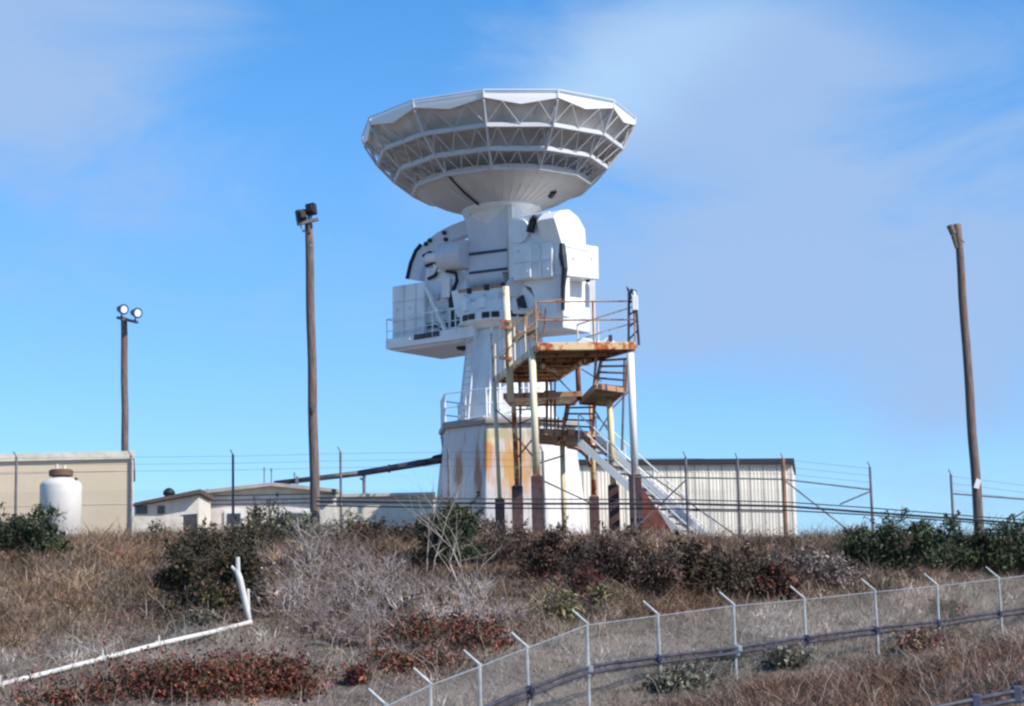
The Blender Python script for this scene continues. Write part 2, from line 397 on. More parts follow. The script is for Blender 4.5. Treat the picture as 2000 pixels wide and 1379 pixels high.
# pedestal
rP0 = 98 * S; rP1 = 72 * S; zp = zc(650)
ped = MB().lathe((ax, AY, zr - .05), [(rP0, 0), (rP1, zp - zr + .05)], 12, R(5)).build('pedestal', M_WHITE, root, bevel=.03)
MB().lathe((ax, AY, zr - .02), [(rP0 + .2, 0), (rP0 + .2, .16), (rP0 + .02, .2)], 12, R(5)).build('pedestal_flange', M_WPOST, ped)
lb, lt = AL(918, 826, -1.2), AL(936, 668, -1.1)
def on_ped(ang, z, out):
    f = (z - zr) / (zp - zr); r = (rP0 + (rP1 - rP0) * f) + out
    return Vector((ax + r * math.sin(ang), AY - r * math.cos(ang), z))
la = MB(); A1, A2 = R(-62), R(-45)
for A_ in (A1, A2): la.tube(on_ped(A_, zr, .18), on_ped(A_, zp - .1, .18), .045, n=6)
nr = 13
for k in range(nr):
    z = zr + .2 + (zp - zr - .3) * k / nr; la.tube(on_ped(A1, z, .18), on_ped(A2, z, .18), .03, n=6)
la.build('ladder', M_GREY, ped)
cb = MB()
for k, A_ in enumerate((R(-20), R(-8), R(20), R(38))):
    cb.tube(on_ped(A_, zr, .08), on_ped(A_, zp, .08), .05, n=6)
cb.build('conduit', M_WPOST, ped)
MB().box(on_ped(R(33), zr + 1.3, .06), (.6, .3, 1.6), Matrix.Rotation(R(33), 3, 'Z')).build('electrical_box', M_GREY, ped, bevel=.02)
# turntable
tt = MB().lathe((ax, AY, zp), [(rP1 + .1, 0), (1.75, .18), (1.9, .25), (1.9, .62), (1.72, .66), (1.72, zc(598) - zp), ], 24).build('turntable', M_WHITE, root, bevel=.02)
dk = MB()
for k in range(9):
    A_ = R(-75 + k * 16 + (4 if k % 2 else 0)); M = Matrix.Rotation(A_, 3, 'Z')
    MB().box(Vector((ax, AY, zp + .44)) + M @ Vector((0, -1.91, 0)), (.30, .05, .22), M).build('bearing_slot', M_DARK, tt)
for A_ in (-60, -30, 5, 35, 62):
    M = Matrix.Rotation(R(A_), 3, 'Z'); MB().box(Vector((ax, AY, zp + .95)) + M @ Vector((0, -1.74, 0)), (.35, .22, .4), M).build('access_box', M_GREY if A_ % 2 else M_WHITE, tt, bevel=.02)
# yoke beam
yk = MB(); aprism(yk, [(880, 568), (1012, 548), (1060, 598), (1060, 608), (893, 622), (886, 600)], -1.35, 2.7)
yk = yk.build('yoke', M_WHITE, root, bevel=.05)
q = MB()
aprism(q, [(895, 566), (1005, 549), (1005, 556), (895, 573)], -1.38, .1); q.build('yoke_lip', M_RUST, yk)
q = MB()
for (a, b, w2) in ((912, 563, 7), (945, 556, 9), (978, 552, 6)):
    q = MB(); aprism(q, [(a, b), (a + w2, b - 1), (a + w2, b + 10), (a, b + 11)], -1.42, .2); q.build('bearing_block', M_DARK, yk)
# central column, slats, drum
cc_ = MB(); aprism(cc_, [(897, 406), (1000, 398), (994, 432), (991, 531), (914, 541), (912, 446)], -1.0, 2.0)
cc_ = cc_.build('central_column', M_GREY, root, bevel=.06)
q = MB()
for y in (494, 531): aprism(q, [(916, y), (989, y - 9), (989, y - 4), (916, y + 5)], -1.05, .12)
q.build('panel_groove', M_BLUESTEEL, cc_)
q = MB(); aprism(q, [(992, 405), (1000, 404), (1001, 540), (994, 545)], -1.12, .12); q.build('edge_flange', M_WPOST, cc_)
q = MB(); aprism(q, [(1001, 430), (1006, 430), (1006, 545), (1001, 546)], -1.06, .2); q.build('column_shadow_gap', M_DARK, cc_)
pA, pB = AL(914, 543, -.62), AL(993, 533, -.62)
MB().tube(pA, pB, .40, n=20).build('trunnion_drum', M_GREY, cc_, smooth=False)
for (a, b) in ((921, 414), (951, 411)):
    p = AL(a, b, -1.02); MB().tube(p, p - yp * .08, .14, n=12).build('port_hole', M_BLACK, cc_)
# left arm: horizontal drum, curved cable tray, equipment
lm = MB(); aprism(lm, [(828, 560), (836, 498), (868, 478), (905, 470), (912, 590), (925, 655), (828, 668)], -1.0, 2.0)
lm = lm.build('equipment_mount', M_WHITE, root, bevel=.05)
pA, pB = AL(866, 503, -1.1), AL(912, 496, -1.1)
MB().tube(pA, pB, .58, n=24).build('elevation_motor', M_GREY, lm, bevel=.03)
MB().tube(pA - xp * .1, pA, .42, n=20).tube(AL(835, 505, -1.15), AL(862, 500, -1.15), .2, n=12).build('motor_cap', M_WHITE, lm)
outer = [(912, 428), (880, 440), (855, 453), (832, 470), (815, 492), (805, 515), (798, 545)]
inner = [(818, 548), (826, 520), (838, 500), (852, 486), (875, 473), (900, 462), (914, 458)]
ar = MB(); aprism(ar, outer + inner, .2, .45); ar = ar.build('curved_cable_tray', M_GREY, root, bevel=.02)
q = MB()
o2 = [(822, 478), (812, 490), (802, 514), (795, 545)]
q.path([AL(a, b, .18) for a, b in o2], .085, 8); q.build('hose', M_BLACK, ar)
for (a, b) in ((869, 455), (841, 470), (833, 477), (872, 468), (857, 490)):
    p = AL(a, b, .2); MB().tube(p, p - yp * .1, .09, n=10).build('hole_disc', M_BLACK, ar)  # black discs on the tray, their colour standing for dark open holes
q = MB()
q = MB().path([AL(a, b, -1.1) for a, b in ((832, 520), (848, 512), (858, 520), (850, 538), (836, 545))], .07, 6); q.build('hose', M_BLACK, lm)
q = MB().path([AL(a, b, -1.12) for a, b in ((826, 500), (840, 492), (852, 500))], .06, 6); q.build('hose', M_BLACK, lm)
q = MB().path([AL(a, b, -1.2) for a, b in ((872, 530), (890, 533), (893, 548), (884, 570), (878, 590))], .075, 8)
q.build('hose', M_BLACK, lm)
q = MB(); aprism(q, [(846, 515), (862, 512), (862, 530), (846, 533)], -1.15, .2); aprism(q, [(862, 545), (878, 543), (878, 580), (862, 582)], -1.3, .35)
q.build('junction_box', M_WPOST, lm, bevel=.02)
q = MB(); aprism(q, [(875, 585), (900, 581), (901, 600), (876, 603)], -1.3, .4); q.build('control_box', M_BLACK, lm, bevel=.03)
q = MB(); aprism(q, [(881, 607), (904, 604), (904, 636), (881, 639)], -1.22, .35); q.build('louvre', M_PIPE, lm)
q = MB()
for a, b in (((878, 604), (878, 642)), ((907, 600), (907, 640)), ((878, 604), (907, 600)), ((878, 642), (907, 638))): q.beam(AL(*a, -1.3), AL(*b, -1.3), .07, .07)
q.build('louvre_frame', M_WHITE, lm)
q = MB(); q.beam(AL(832, 560, -1.25), AL(872, 650, -1.5), .14, .14); q.build('diagonal_brace', M_WHITE, lm)
for (a, b, w_, h_) in ((838, 575, 16, 12), (884, 556, 10, 16), (846, 603, 20, 9), (870, 640, 12, 8)):
    q = MB(); aprism(q, [(a, b), (a + w_, b - 2), (a + w_, b + h_ - 2), (a, b + h_)], -1.16, .2); q.build('junction_box', M_GREY, lm, bevel=.01)
for pl_ in (((838, 600), (842, 625), (862, 640)), ((888, 540), (884, 556)), ((905, 575), (925, 590), (930, 610)), ((945, 590), (950, 608), (975, 604)), ((1010, 600), (1030, 606), (1045, 596))):
    MB().path([AL(a, b, -1.42) for a, b in pl_], .035, 6).build('conduit', M_GREY, yk if pl_[0][0] > 900 else lm)
for (a, b, w_, h_) in ((905, 585, 12, 12), (930, 575, 14, 18), (962, 572, 12, 14), (985, 580, 10, 20)):
    q = MB(); aprism(q, [(a, b), (a + w_, b - 2), (a + w_, b + h_ - 2), (a, b + h_)], -1.46, .12); q.build('cover_plate', M_WPOST, yk, bevel=.01)
# left cabin
cbn = MB(); aprism(cbn, [(766, 560), (829, 550), (829, 668), (766, 677)], -1.25, 2.4); cbn = cbn.build('cabin', M_WHITE, root, bevel=.04)
q = MB()
for a, b in (((789, 556), (789, 672)), ((812, 553), (812, 669)), ((767, 592), (829, 583)), ((767, 630), (829, 621)), ((767, 653), (829, 645))): q.beam(AL(*a, -1.26), AL(*b, -1.26), .035, .035)
q.build('panel_seam', M_GREY, cbn)
dck = MB(); aprism(dck, [(753, 663), (928, 635), (928, 657), (753, 682)], -1.6, 3.3); dck = dck.build('cabin_deck', M_WHITE, root, bevel=.02)
q = MB(); aprism(q, [(757, 683), (920, 659), (900, 668), (775, 687)], -1.4, 2.9); q.build('deck_underframe', M_GREY, dck, bevel=.02)
q = MB(); aprism(q, [(808, 654), (857, 646), (857, 656), (808, 664)], -1.64, .06); q.build('vent', M_PIPE, dck)
q = MB(); aprism(q, [(834, 632), (853, 629), (853, 638), (834, 641)], -1.14, .2); aprism(q, [(858, 628), (870, 626), (870, 642), (858, 644)], -1.14, .2); q.build('vent', M_PIPE, lm)
p = AL(897, 676, -.6); MB().tube(p, p + yp * .3, .17, n=12).build('port', M_BLACK, dck)
q = MB()
def arail(mb, pl, t, hgt, r=.025, posts=True):
    P = [AL(a, b, t) for a, b in pl]
    for i_ in range(len(P)):
        mb.tube(P[i_], P[i_] + Vector((0, 0, hgt)), r, n=6)
        if i_:
            for f in (1, .5): mb.tube(P[i_ - 1] + Vector((0, 0, hgt * f)), P[i_] + Vector((0, 0, hgt * f)), r * .85, n=6)
arail(q, [(756, 672), (800, 665), (845, 658), (890, 650), (925, 645)], -1.62, 1.0)
P0 = AL(756, 672, -1.62)
for k in range(1, 3):
    q.tube(P0 + yp * 1.6 * k, P0 + yp * 1.6 * k + Vector((0, 0, 1.0)), .025, n=6)
q.tube(P0 + Vector((0, 0, 1)), P0 + yp * 3.2 + Vector((0, 0, 1)), .022, n=6)
q.build('deck_railing', M_WHITE, dck)
# right arm
ra = MB(); aprism(ra, [(996, 432), (1003, 424), (1018, 420), (1048, 416), (1072, 412), (1085, 440), (1099, 478), (1101, 618), (1062, 622), (1050, 600), (1036, 562), (996, 548)], -1.35, .45)
ra = ra.build('elevation_arm', M_WHITE, root, bevel=.05)
q = MB(); aprism(q, [(1004, 436), (1060, 422), (1070, 470), (1072, 600), (1050, 590), (1010, 545)], -.9, 1.9); q.build('arm_core', M_WHITE, ra)
cA = AL(1017, 452, -1.36)
q = MB(); q.tube(cA, cA - yp * .14, .48, n=28); q.build('bearing_housing', M_WHITE, ra, bevel=.02)
q = MB(); cB = AL(1068, 448, -1.36); q.tube(cB, cB - yp * .18, .62, n=28); q.build('bearing_housing', M_WHITE, ra, bevel=.02)
q = MB(); aprism(q, [(1003, 482), (1036, 477), (1036, 542), (1003, 548)], -1.75, .5); aprism(q, [(1037, 478), (1074, 473), (1078, 480), (1078, 540), (1037, 545)], -1.62, .4)
q.build('panel', M_WHITE, ra, bevel=.03)
q = MB()
for a, b in (((1003, 515), (1036, 510)), ((1037, 512), (1078, 505))): q.beam(AL(*a, -1.77), AL(*b, -1.77), .03, .03)
q.beam(AL(1055, 475, -1.65), AL(1055, 542, -1.65), .03, .03)
q.build('panel_seam', M_GREY, ra)
q = MB(); q.path([AL(a, b, -1.72) for a, b in ((1047, 424), (1041, 432), (1037, 443), (1035, 454))], .15, 10); q.build('belt_slot', M_BLACK, ra)
q = MB(); q.path([AL(a, b, -1.42) for a, b in ((1098, 476), (1099, 500), (1103, 525), (1100, 560), (1100, 606))], [.11, .16, .12, .09, .06], 8); q.build('cable_slot', M_BLACK, ra)
q = MB()
for a in (1084, 1092): q.tube(AL(a, 478, -1.45), AL(a + 1, 610, -1.45), .025, n=6)
for k in range(15): q.tube(AL(1084, 484 + k * 8.6, -1.45), AL(1092, 483 + k * 8.6, -1.45), .018, n=6)
q.build('arm_ladder', M_WHITE, ra)
xr = (AL(1101, 520, -1.35) - O).dot(xp)
hb = MB(); aprism(hb, [(1101, 538), (1098, 478), (1082, 425), (1094, 411), (1112, 409), (1130, 424), (1143, 448), (1145, 478), (1169, 482), (1170, 546)], xr + .04, -.85, 'x')
hb = hb.build('drive_housing', M_WHITE, root, bevel=.04)
q = MB(); aprism(q, [(1104, 540), (1152, 549), (1150, 600), (1104, 598)], xr - .75, -1.3, 'x'); lk = q.build('lower_housing', M_WHITE, root, bevel=.03)
q = MB(); aprism(q, [(1106, 598), (1143, 598), (1143, 624), (1102, 622)], xr - 1.0, -1.2, 'x'); q.build('recess_panel', simple('shaded_recess_grey', (.28, .26, .23)), lk)  # shadow below the housing is put into the panel's grey-brown
q = MB(); q.beam(AL(1157, 545, xr - .5, 'x'), AL(1158, 655, xr - .5, 'x'), .22, .22); q.build('support_leg', M_WHITE, lk)
p = AL(1148, 547, xr - .2, 'x'); MB().box(p, (.15, .15, .15)).build('lamp', M_BLACK, lk)
q = MB(); aprism(q, [(1008, 584), (1020, 576), (1027, 600), (1012, 604)], -1.45, .15); q.build('recess_shade', M_DARK, ra)  # dark plate painted in for the shadow of a recess
q = MB(); aprism(q, [(990, 600), (1100, 590), (1100, 640), (995, 650)], -.9, 1.8); q.build('lower_frame', M_GREY, root, bevel=.03)
q = MB(); q.tube(AL(1008, 560, -1.5), AL(1008, 560, -1.0), .4, n=18); q.build('gear_cover', M_GREY, ra)

for (pl_, t_, ax_) in ((((1112, 425), (1112, 540)), xr + .05, 'x'), (((1102, 480), (1146, 490)), xr + .05, 'x'), (((1146, 484), (1147, 546)), xr + .05, 'x')):
    MB().beam(AL(*pl_[0], t_, ax_), AL(*pl_[1], t_, ax_), .03, .03).build('panel_seam', M_GREY, hb)
for (a, b) in ((1120, 505), (1156, 505)): MB().box(AL(a, b, xr + .06, 'x'), (.06, .06, .10)).build('latch', M_GREY, hb)
for (a, b) in ((1012, 490), (1030, 530), (1046, 490), (1070, 525)): MB().box(AL(a, b, -1.8), (.05, .05, .10)).build('latch', M_GREY, ra)
for (a, b) in ((776, 605), (800, 602), (820, 640)): MB().box(AL(a, b, -1.28), (.05, .03, .10)).build('latch', M_GREY, cbn)
# ---- dish
DC = pt(973, 258, AY); KY = S * 1.015
TILT = Matrix.Rotation(R(-1.4), 3, 'Y')
def D(r, dy, ang):      # r and dy in photograph pixels at the antenna's distance, ang from the near side towards the right
    v = Vector((r * S * math.sin(ang), -r * S * math.cos(ang), -dy * KY)); return DC + TILT @ v
AN = [R(-5.2 + 30 * k) for k in range(12)]
hub = MB()
def dring(mb, prof, n, a0, close=False):
    i = len(mb.v)
    for r, y in prof:
        for k in range(n): mb.v.append(tuple(D(r, y, a0 + 2 * math.pi * k / n)))
    for j in range(len(prof) - 1):
        for k in range(n):
            k2 = (k + 1) % n; mb.f.append((i + j * n + k, i + j * n + k2, i + (j + 1) * n + k2, i + (j + 1) * n + k))
    if close:
        mb.f.append(tuple(i + k for k in range(n))); mb.f.append(tuple(i + (len(prof) - 1) * n + k for k in range(n - 1, -1, -1)))
    return mb
dish = dring(MB(), [(272, -2), (244, 24), (212, 48), (178, 72), (142, 90), (100, 106), (40, 118), (40, 112), (100, 100), (142, 84), (178, 66), (212, 42), (244, 18), (272, -8), (272, -2)], 12, AN[0])
dish = dish.build('dish', M_BACK, root)
q = dring(MB(), [(179, 113), (155, 127), (125, 141), (100, 150), (76, 158), (70, 152), (100, 142), (125, 132), (155, 119), (177, 108), (179, 113)], 48, AN[0]); q.build('back_skin', M_DISH, dish)
q = MB()
for k in range(48): q.tube(D(178, 114.5, AN[0] + k * R(7.5)), D(125, 141.8, AN[0] + k * R(7.5)), .012, n=4).tube(D(125, 141.8, AN[0] + k * R(7.5)), D(80, 157.5, AN[0] + k * R(7.5)), .012, n=4)
q.build('skin_seam', M_GREY, dish)
MB().path([D(180, 115, AN[11]), D(125, 143, AN[11]), D(80, 159, AN[11])], .045, 6).build('conduit', M_DARK, dish)
MB().tube(D(112, 147, R(60)), D(126, 141.5, R(55)), .13, n=8).build('skin_hatch', M_BLACK, dish)
hubm = dring(MB(), [(78, 155), (80, 161), (64, 170), (52, 186), (46, 200)], 24, 0, True).build('hub', M_WHITE, root)
RG = [(249, 47), (216, 84), (181, 113)]     # outer ring radii and drops below the rim
inn = [(228, 34), (195, 62), (158, 88)]
for (r, y), (ri, yi) in zip(RG, inn):
    q = dring(MB(), [(r, y - 2), (r, y + 6), (r - 3, y + 7), (ri - 10, y + 2), (ri - 10, y - 1), (r - 3, y - 1), (r, y - 2)], 12, AN[0]); q.build('ring_shelf', M_TRUSS, dish)
lev = [(273, 6)] + RG
for k in range(12):
    a0 = AN[k]; rb = MB()
    for j in range(3):
        rb.tube(D(lev[j][0], lev[j][1] + 3, a0), D(lev[j + 1][0], lev[j + 1][1] + 3, a0), .04, n=6)
        # web of the radial rib reaching in to the reflector
        rin = [(262, 8), (232, 36), (196, 62)][j]
        rb.tube(D(lev[j][0], lev[j][1] + 3, a0), D(inn[j][0], inn[j][1], a0), .04, n=5)
        rb.tube(D(lev[j + 1][0], lev[j + 1][1], a0), D(rin[0], rin[1], a0), .04, n=5)
    rb.build('rib', M_TRUSS, dish)
    st = MB(); nb = (2, 3, 3)
    for j in range(3):
        n_ = nb[j]; (ra_, ya), (rb_, yb) = lev[j], lev[j + 1]
        def on(r, y, f):
            return D(r, y, a0).lerp(D(r, y, a0 + R(30)), f)
        for i_ in range(n_):
            f0, f1, fm = i_ / n_, (i_ + 1) / n_, (i_ + .5) / n_
            st.tube(on(rb_, yb + 1, f0), on(ra_, ya + 5, fm), .018, n=5).tube(on(ra_, ya + 5, fm), on(rb_, yb + 1, f1), .018, n=5)
            for rr_, yy_ in ((inn[j][0], inn[j][1]),): st.tube(on(rr_, yy_, fm), on(ra_, ya + 5, fm), .022, n=4)
    st.build('lattice', M_TRUSS, dish)
    # white rim panel, deepest in the middle of each side
    a1 = a0 + R(30); mid = lambda r, y: D(r, y, a0).lerp(D(r, y, a1), .5)
    q = MB()
    pts_o = [D(276, -4, a0), mid(276, -4), D(276, -4, a1), D(275, 5, a1), mid(273, 16), D(275, 4, a0)]
    q.prism(pts_o, (DC - mid(276, 0)).normalized() * .08); q.build('rim_panel', M_RIM, dish)
    MB().tube(D(276, -10, a0), D(276, -10, a1), .035, n=6).tube(D(276, -11, a0), D(274, 4, a0), .05, n=6).build('rim_tube', M_GREY, dish)

# ------------------------------------------------------------------ rusty stair tower
st = thing('stair_tower', pt(1140, 1040, 69.5).xy.to_3d() + Vector((0, 0, PLAT)), 'rusty steel stair and access platform on brown piers beside the radar', 'stair tower')
UP = Vector((0, 0, 1))
zd = pt(1145, 674, 66.8).z - .12
def zl(px, py, z): return ptz(px, py, z)
A_ = zl(1048, 682, zd); B_ = zl(1241, 680, zd); C_ = zl(1130, 712, zd); D_ = zl(1085, 742, zd); E_ = zl(968, 744, zd)
B2 = zl(1170, 700, zd)
q = MB().prism([A_, B_, B2, C_, D_, E_], UP * .06); dk_ = q.build('platform_deck', M_UNDER, st)
q = MB().beam(A_ + UP * .08, B_ + UP * .08, .14, .26); q.build('deck_beam', M_RUSTY, dk_, bevel=.02)
q = MB()
for a, b in ((B_, B2), (B2, C_), (C_, D_), (D_, E_)): q.beam(a + UP * .03, b + UP * .03, .12, .2)
q.build('deck_beam', M_RUST, dk_)
MB().beam(E_ + UP * .03, A_ + UP * .03, .12, .22).build('deck_beam', M_CREAM, dk_)
q = MB()
for k in range(1, 7):
    f = k / 7; q.beam(A_.lerp(E_, f) - UP * .03, B_.lerp(D_, f) .lerp(A_.lerp(E_, f), .12) - UP * .03, .08, .13)
q.build('joist', M_RUST, dk_)
# ribbed underside pan and round bracing under the deck
q = MB().path([zl(1060, 715, zd - .22), zl(1085, 724, zd - .25), zl(1115, 722, zd - .22), zl(1140, 705, zd - .18)], .09, 8); q.build('curved_brace', M_CREAM, dk_)
def column(top, bot, r, mat, pier_w, pier_bot, Y0, piermat=None, label=None):
    p, q_ = pt(top[0], top[1], Y0), pt(bot[0], bot[1], Y0)
    c_ = MB().tube(p, q_, r, r, 10).build('column', mat, st, smooth=True)
    if pier_w:
        wv = pier_w * s_at(Y0); b = Vector((q_.x, Y0, PLAT - .8)); hh = q_.z - b.z
        MB().box((q_.x, Y0, b.z + hh / 2), (wv, wv, hh)).build('pier', piermat or M_PIER, c_, bevel=.02)
        MB().box((q_.x, Y0, q_.z + .02), (wv * .7, wv * .7, .05)).build('base_plate', M_RUST, c_)
    return c_
column((965, 745), (976, 975), .075, M_CREAM2, 19, 1040, 73.3)
column((987, 560), (998, 785), .13, M_CREAM2, 0, 0, 70.0)
column((1003, 785), (1010, 950), .085, M_RUSTY, 22, 1040, 70.1)
column((1039, 692), (1048, 930), .12, M_CREAM2, 22, 1040, 66.9)
column((1128, 712), (1131, 782), .09, M_RED, 0, 0, 70.6)
column((1155, 790), (1160, 970), .095, M_RUSTY, 19, 1040, 73.0)
column((1190, 770), (1198, 948), .11, M_CREAM, 21, 1040, 70.0)
column((1231, 690), (1240, 928), .12, M_WPOST, 24, 1040, 66.6)
column((1098, 860), (1103, 1070), .09, M_CREAM, 0, 0, 72.0)
q = MB()
for (a, b, Y0) in (((1015, 745), (1018, 1000), 73.4), ((1067, 745), (1068, 860), 72.5), ((1083, 780), (1085, 860), 72.5), ((960, 650), (965, 745), 73.3), ((1220, 700), (1215, 880), 69.0)): MB().tube(pt(*a, Y0), pt(*b, Y0), .045, n=8).build('thin_post', M_OLDPOST, st)

# mast clamps and mast head details
q = MB()
for y in (628, 640, 700): q.box(pt(989, y, 69.85), (.42, .1, .1))
q.build('clamp', M_RUST, st)
# landings
def landing(poly, z, mat, nm='landing', thick=.09):
    P = [zl(a, b, z) for a, b in poly]; l_ = MB().prism(P, UP * thick).build(nm, mat, st)
    q = MB()
    for k in range(len(P)): q.beam(P[k] + UP * .05, P[(k + 1) % len(P)] + UP * .05, .08, .18)
    q.build('landing_frame', M_RUST, l_); return P
z1 = pt(1195, 760, 67.6).z; P1 = landing([(1163, 757), (1220, 765), (1188, 792), (1133, 788)], z1, M_UNDER)
z2 = pt(1120, 850, 70.6).z; P2 = landing([(1108, 846), (1165, 852), (1142, 874), (1085, 868)], z2, M_UNDER)
z3 = pt(1040, 778, 71.0).z; P3 = landing([(985, 776), (1135, 772), (1120, 790), (998, 792)], z3, M_CREAM)
z4 = pt(1075, 855, 71.0).z; landing([(1050, 846), (1105, 850), (1095, 868), (1045, 864)], z4, M_UNDER)
def flight(tl, tr, bl, br, n, mat, tm, sw=.06, sh=.22, tread=.26, nm='stair_flight', drop=0):
    tl, tr, bl, br = map(Vector, (tl, tr, bl, br))
    s_ = MB().beam(tl, bl, sw, sh).beam(tr, br, sw, sh).build(nm, mat, st)
    hor = (bl - tl).copy(); hor.z = 0; hor.normalize()
    for k in range(n):
        f = (k + .5) / n; a = tl.lerp(bl, f); b = tr.lerp(br, f); t = MB()
        a = a + (b - a).normalized() * .03; b = b - (b - a).normalized() * .03
        a = a - UP * drop; b = b - UP * drop; t.prism([a - hor * tread / 2, b - hor * tread / 2, b + hor * tread / 2, a + hor * tread / 2], UP * .04); t.build('tread', tm, s_)
    return s_
flight(zl(1175, 700, zd), zl(1226, 695, zd), zl(1163, 757, z1), zl(1220, 765, z1), 5, M_RUST, M_BLUESTEEL)
flight(zl(1108, 792, z1 - .05), zl(1160, 790, z1 - .05), zl(1098, 850, z2), zl(1158, 855, z2), 5, M_RUST, M_BLUESTEEL)
q = MB()
q.path([pt(1112, 790, 71), pt(1108, 815, 71), pt(1090, 862, 71)], .04).path([pt(1165, 770, 70.4), pt(1156, 850, 70.4)], .035)
q.tube(pt(1165, 690, 67.5), pt(1160, 755, 67.5), .05).tube(pt(1228, 690, 67), pt(1222, 765, 67.2), .05)
q.build('handrail', M_RUST, st)
# long white flight
T0 = pt(1165, 866, 70.3); T1 = pt(1394, 1050, 69.0); off = Vector((-.62, -.70, 0))
T1.z = gz(T1.x, T1.y) + .02
fl = flight(T0, T0 + off, T1, T1 + off, 15, M_WPOST, M_PIPE, .08, .24, .24, drop=.02)  # treads coloured dark to stand for the shaded notches between steps
MB().beam(T0 + UP * .16, T1 + UP * .16, .07, .30).build('stringer', M_RIM, fl)
q = MB()
for o_ in (Vector((0, 0, 0)), off):
    for hh in (.5, .95): q.tube(T0 + o_ + UP * hh, T1 + o_ + UP * hh, .025, n=6)
    for k in range(5): p = T0.lerp(T1, k / 4) + o_; q.tube(p, p + UP * .95, .025, n=6)
q.build('stair_railing', M_WHITE, fl)
# rusted connection at the head of the flight and brick wedge under it
MB().beam(pt(1150, 862, 70.2), pt(1172, 905, 70.0), .12, .2).build('gusset', M_RUSTY, st)
MB().path([pt(1108, 872, 70.6), pt(1128, 876, 70.5), pt(1145, 890, 70.4), pt(1153, 912, 70.3)], .07).build('curved_brace', M_RUST, st)
q = MB().prism([pt(1236, 935, 66.9), pt(1256, 955, 66.9), pt(1288, 1000, 66.9), pt(1320, 1052, 66.9), pt(1324, 1075, 66.9), pt(1236, 1075, 66.9)], (0, 1.1, 0)); q.build('stair_plinth', M_RED, st)
# cross rails / bracing
q = MB()
for a, b in (((1003, 800), (1045, 800)), ((1055, 820), (1100, 822)), ((1052, 905), (1100, 890)), ((1052, 935), (1160, 985)), ((1052, 700), (1125, 775)), ((1085, 730), (1130, 700)), ((975, 700), (1040, 640)), ((1006, 850), (1048, 900)), ((1006, 900), (1046, 850)), ((1006, 830), (1046, 815)), ((1160, 800), (1194, 850)), ((1196, 800), (1160, 860)), ((1232, 760), (1194, 800)), ((968, 800), (1004, 830)), ((1135, 720), (1175, 745))): MB().tube(pt(*a, 71.4), pt(*b, 71.4), .028, n=6).build('cross_brace', M_OLDPOST, st)
q = MB()
for y in (822, 838, 852): q.tube(pt(1050, y, 71.5), pt(1100, y + 2, 71.5), .03, n=6)
for x in (1052, 1063, 1076, 1090, 1100): q.tube(pt(x, 815, 71.5), pt(x, 860, 71.5), .03, n=6)
for x in (1069, 1076, 1084): q.tube(pt(x, 745, 71.5), pt(x, 815, 71.5), .035, n=6)
q.build('landing_railing', M_RUST, st)
MB().box(pt(1074, 770, 71.0), (.42, .3, .22)).build('bracket', M_RED, st)
# platform railing
def rail(pts, hgt, r, mat, nm, lv=(1, .55)):
    q = MB()
    for i_, p in enumerate(pts):
        q.tube(p, p + UP * hgt, r, n=6)
        if i_:
            for f in lv: q.tube(pts[i_ - 1] + UP * hgt * f, p + UP * hgt * f, r * .85, n=6)
    return q.build(nm, mat, dk_)
zz = UP * .2
rail([A_ + zz, A_.lerp(B_, .58) + zz, B_ + zz], 1.38, .032, M_RUST, 'railing')
rail([A_ + zz, A_.lerp(E_, .25) + zz, A_.lerp(E_, .5) + zz, A_.lerp(E_, .75) + zz, E_ + zz], 1.2, .032, M_CREAM2, 'railing')
rail([B_ + zz, B2 + zz, C_ + zz], 1.2, .03, M_CREAM2, 'railing')
q = MB()
for dx in (-.22, .12): q.tube(B_ + Vector((dx, 0, .1)), B_ + Vector((dx * .6 - .02, 0, 1.95)), .045, n=8)
for k in range(4): q.tube(B_ + Vector((-.2, 0, .3 + k * .4)), B_ + Vector((.1, 0, .6 + k * .35)), .03, n=6)
q.build('corner_mast', M_BLUESTEEL, dk_)
q = MB().box(B_ + Vector((-.14, 0, 1.75)), (.12, .12, .22)).box(B_ + Vector((-.06, .02, 1.92)), (.1, .1, .14)).box(B_ + Vector((-.19, .0, 1.98)), (.07, .07, .07)).tube(B_ + Vector((-.14, 0, 1.8)), B_ + Vector((-.22, 0, 2.08)), .02, n=6); q.build('instrument', M_BLACK, dk_)
MB().box(B_ + Vector((.03, -.05, 1.5)), (.2, .18, .5)).tube(B_ + Vector((.03, -.05, 1.74)), B_ + Vector((.0, -.05, 1.9)), .06, n=10).build('white_instrument_box', M_RIM, dk_, bevel=.02)
q = MB()
c0 = A_.lerp(B_, .55) + UP * .2 + Vector((0, 1.2, 0))
q.prism([c0 + Vector((-.75, 0, 0)), c0 + Vector((-.2, 0, .38)), c0 + Vector((.4, 0, .22)), c0 + Vector((.6, 0, .35)), c0 + Vector((1.25, 0, 0))], (0, .9, 0)); q.build('folded_cover', M_RIM, dk_, bevel=.04)
MB().box(B_ + Vector((-.8, .3, .35)), (.12, .1, .3)).build('valve', M_PIPE, dk_)
q = MB()
for a, b in (((1000, 640), (1052, 600)), ((1010, 655), (1060, 618)), ((1050, 590), (1100, 585)), ((990, 640), (1048, 660)), ((1045, 665), (1052, 600)), ((1062, 650), (1066, 600)), ((1025, 665), (1030, 610))): q.tube(pt(*a, 70.5), pt(*b, 70.5), .03, n=6)
q.build('gangway_rail', M_RUST, st)
q = MB(); q.beam(pt(1000, 665, 70.5) , pt(1050, 640, 70.5), .6, .1); q.build('gangway', M_UNDER, st)

# ------------------------------------------------------------------ buildings behind
def plat(px, Y): 
    p = pt(px, 1040, Y); return Vector((p.x, Y, PLAT - .2))
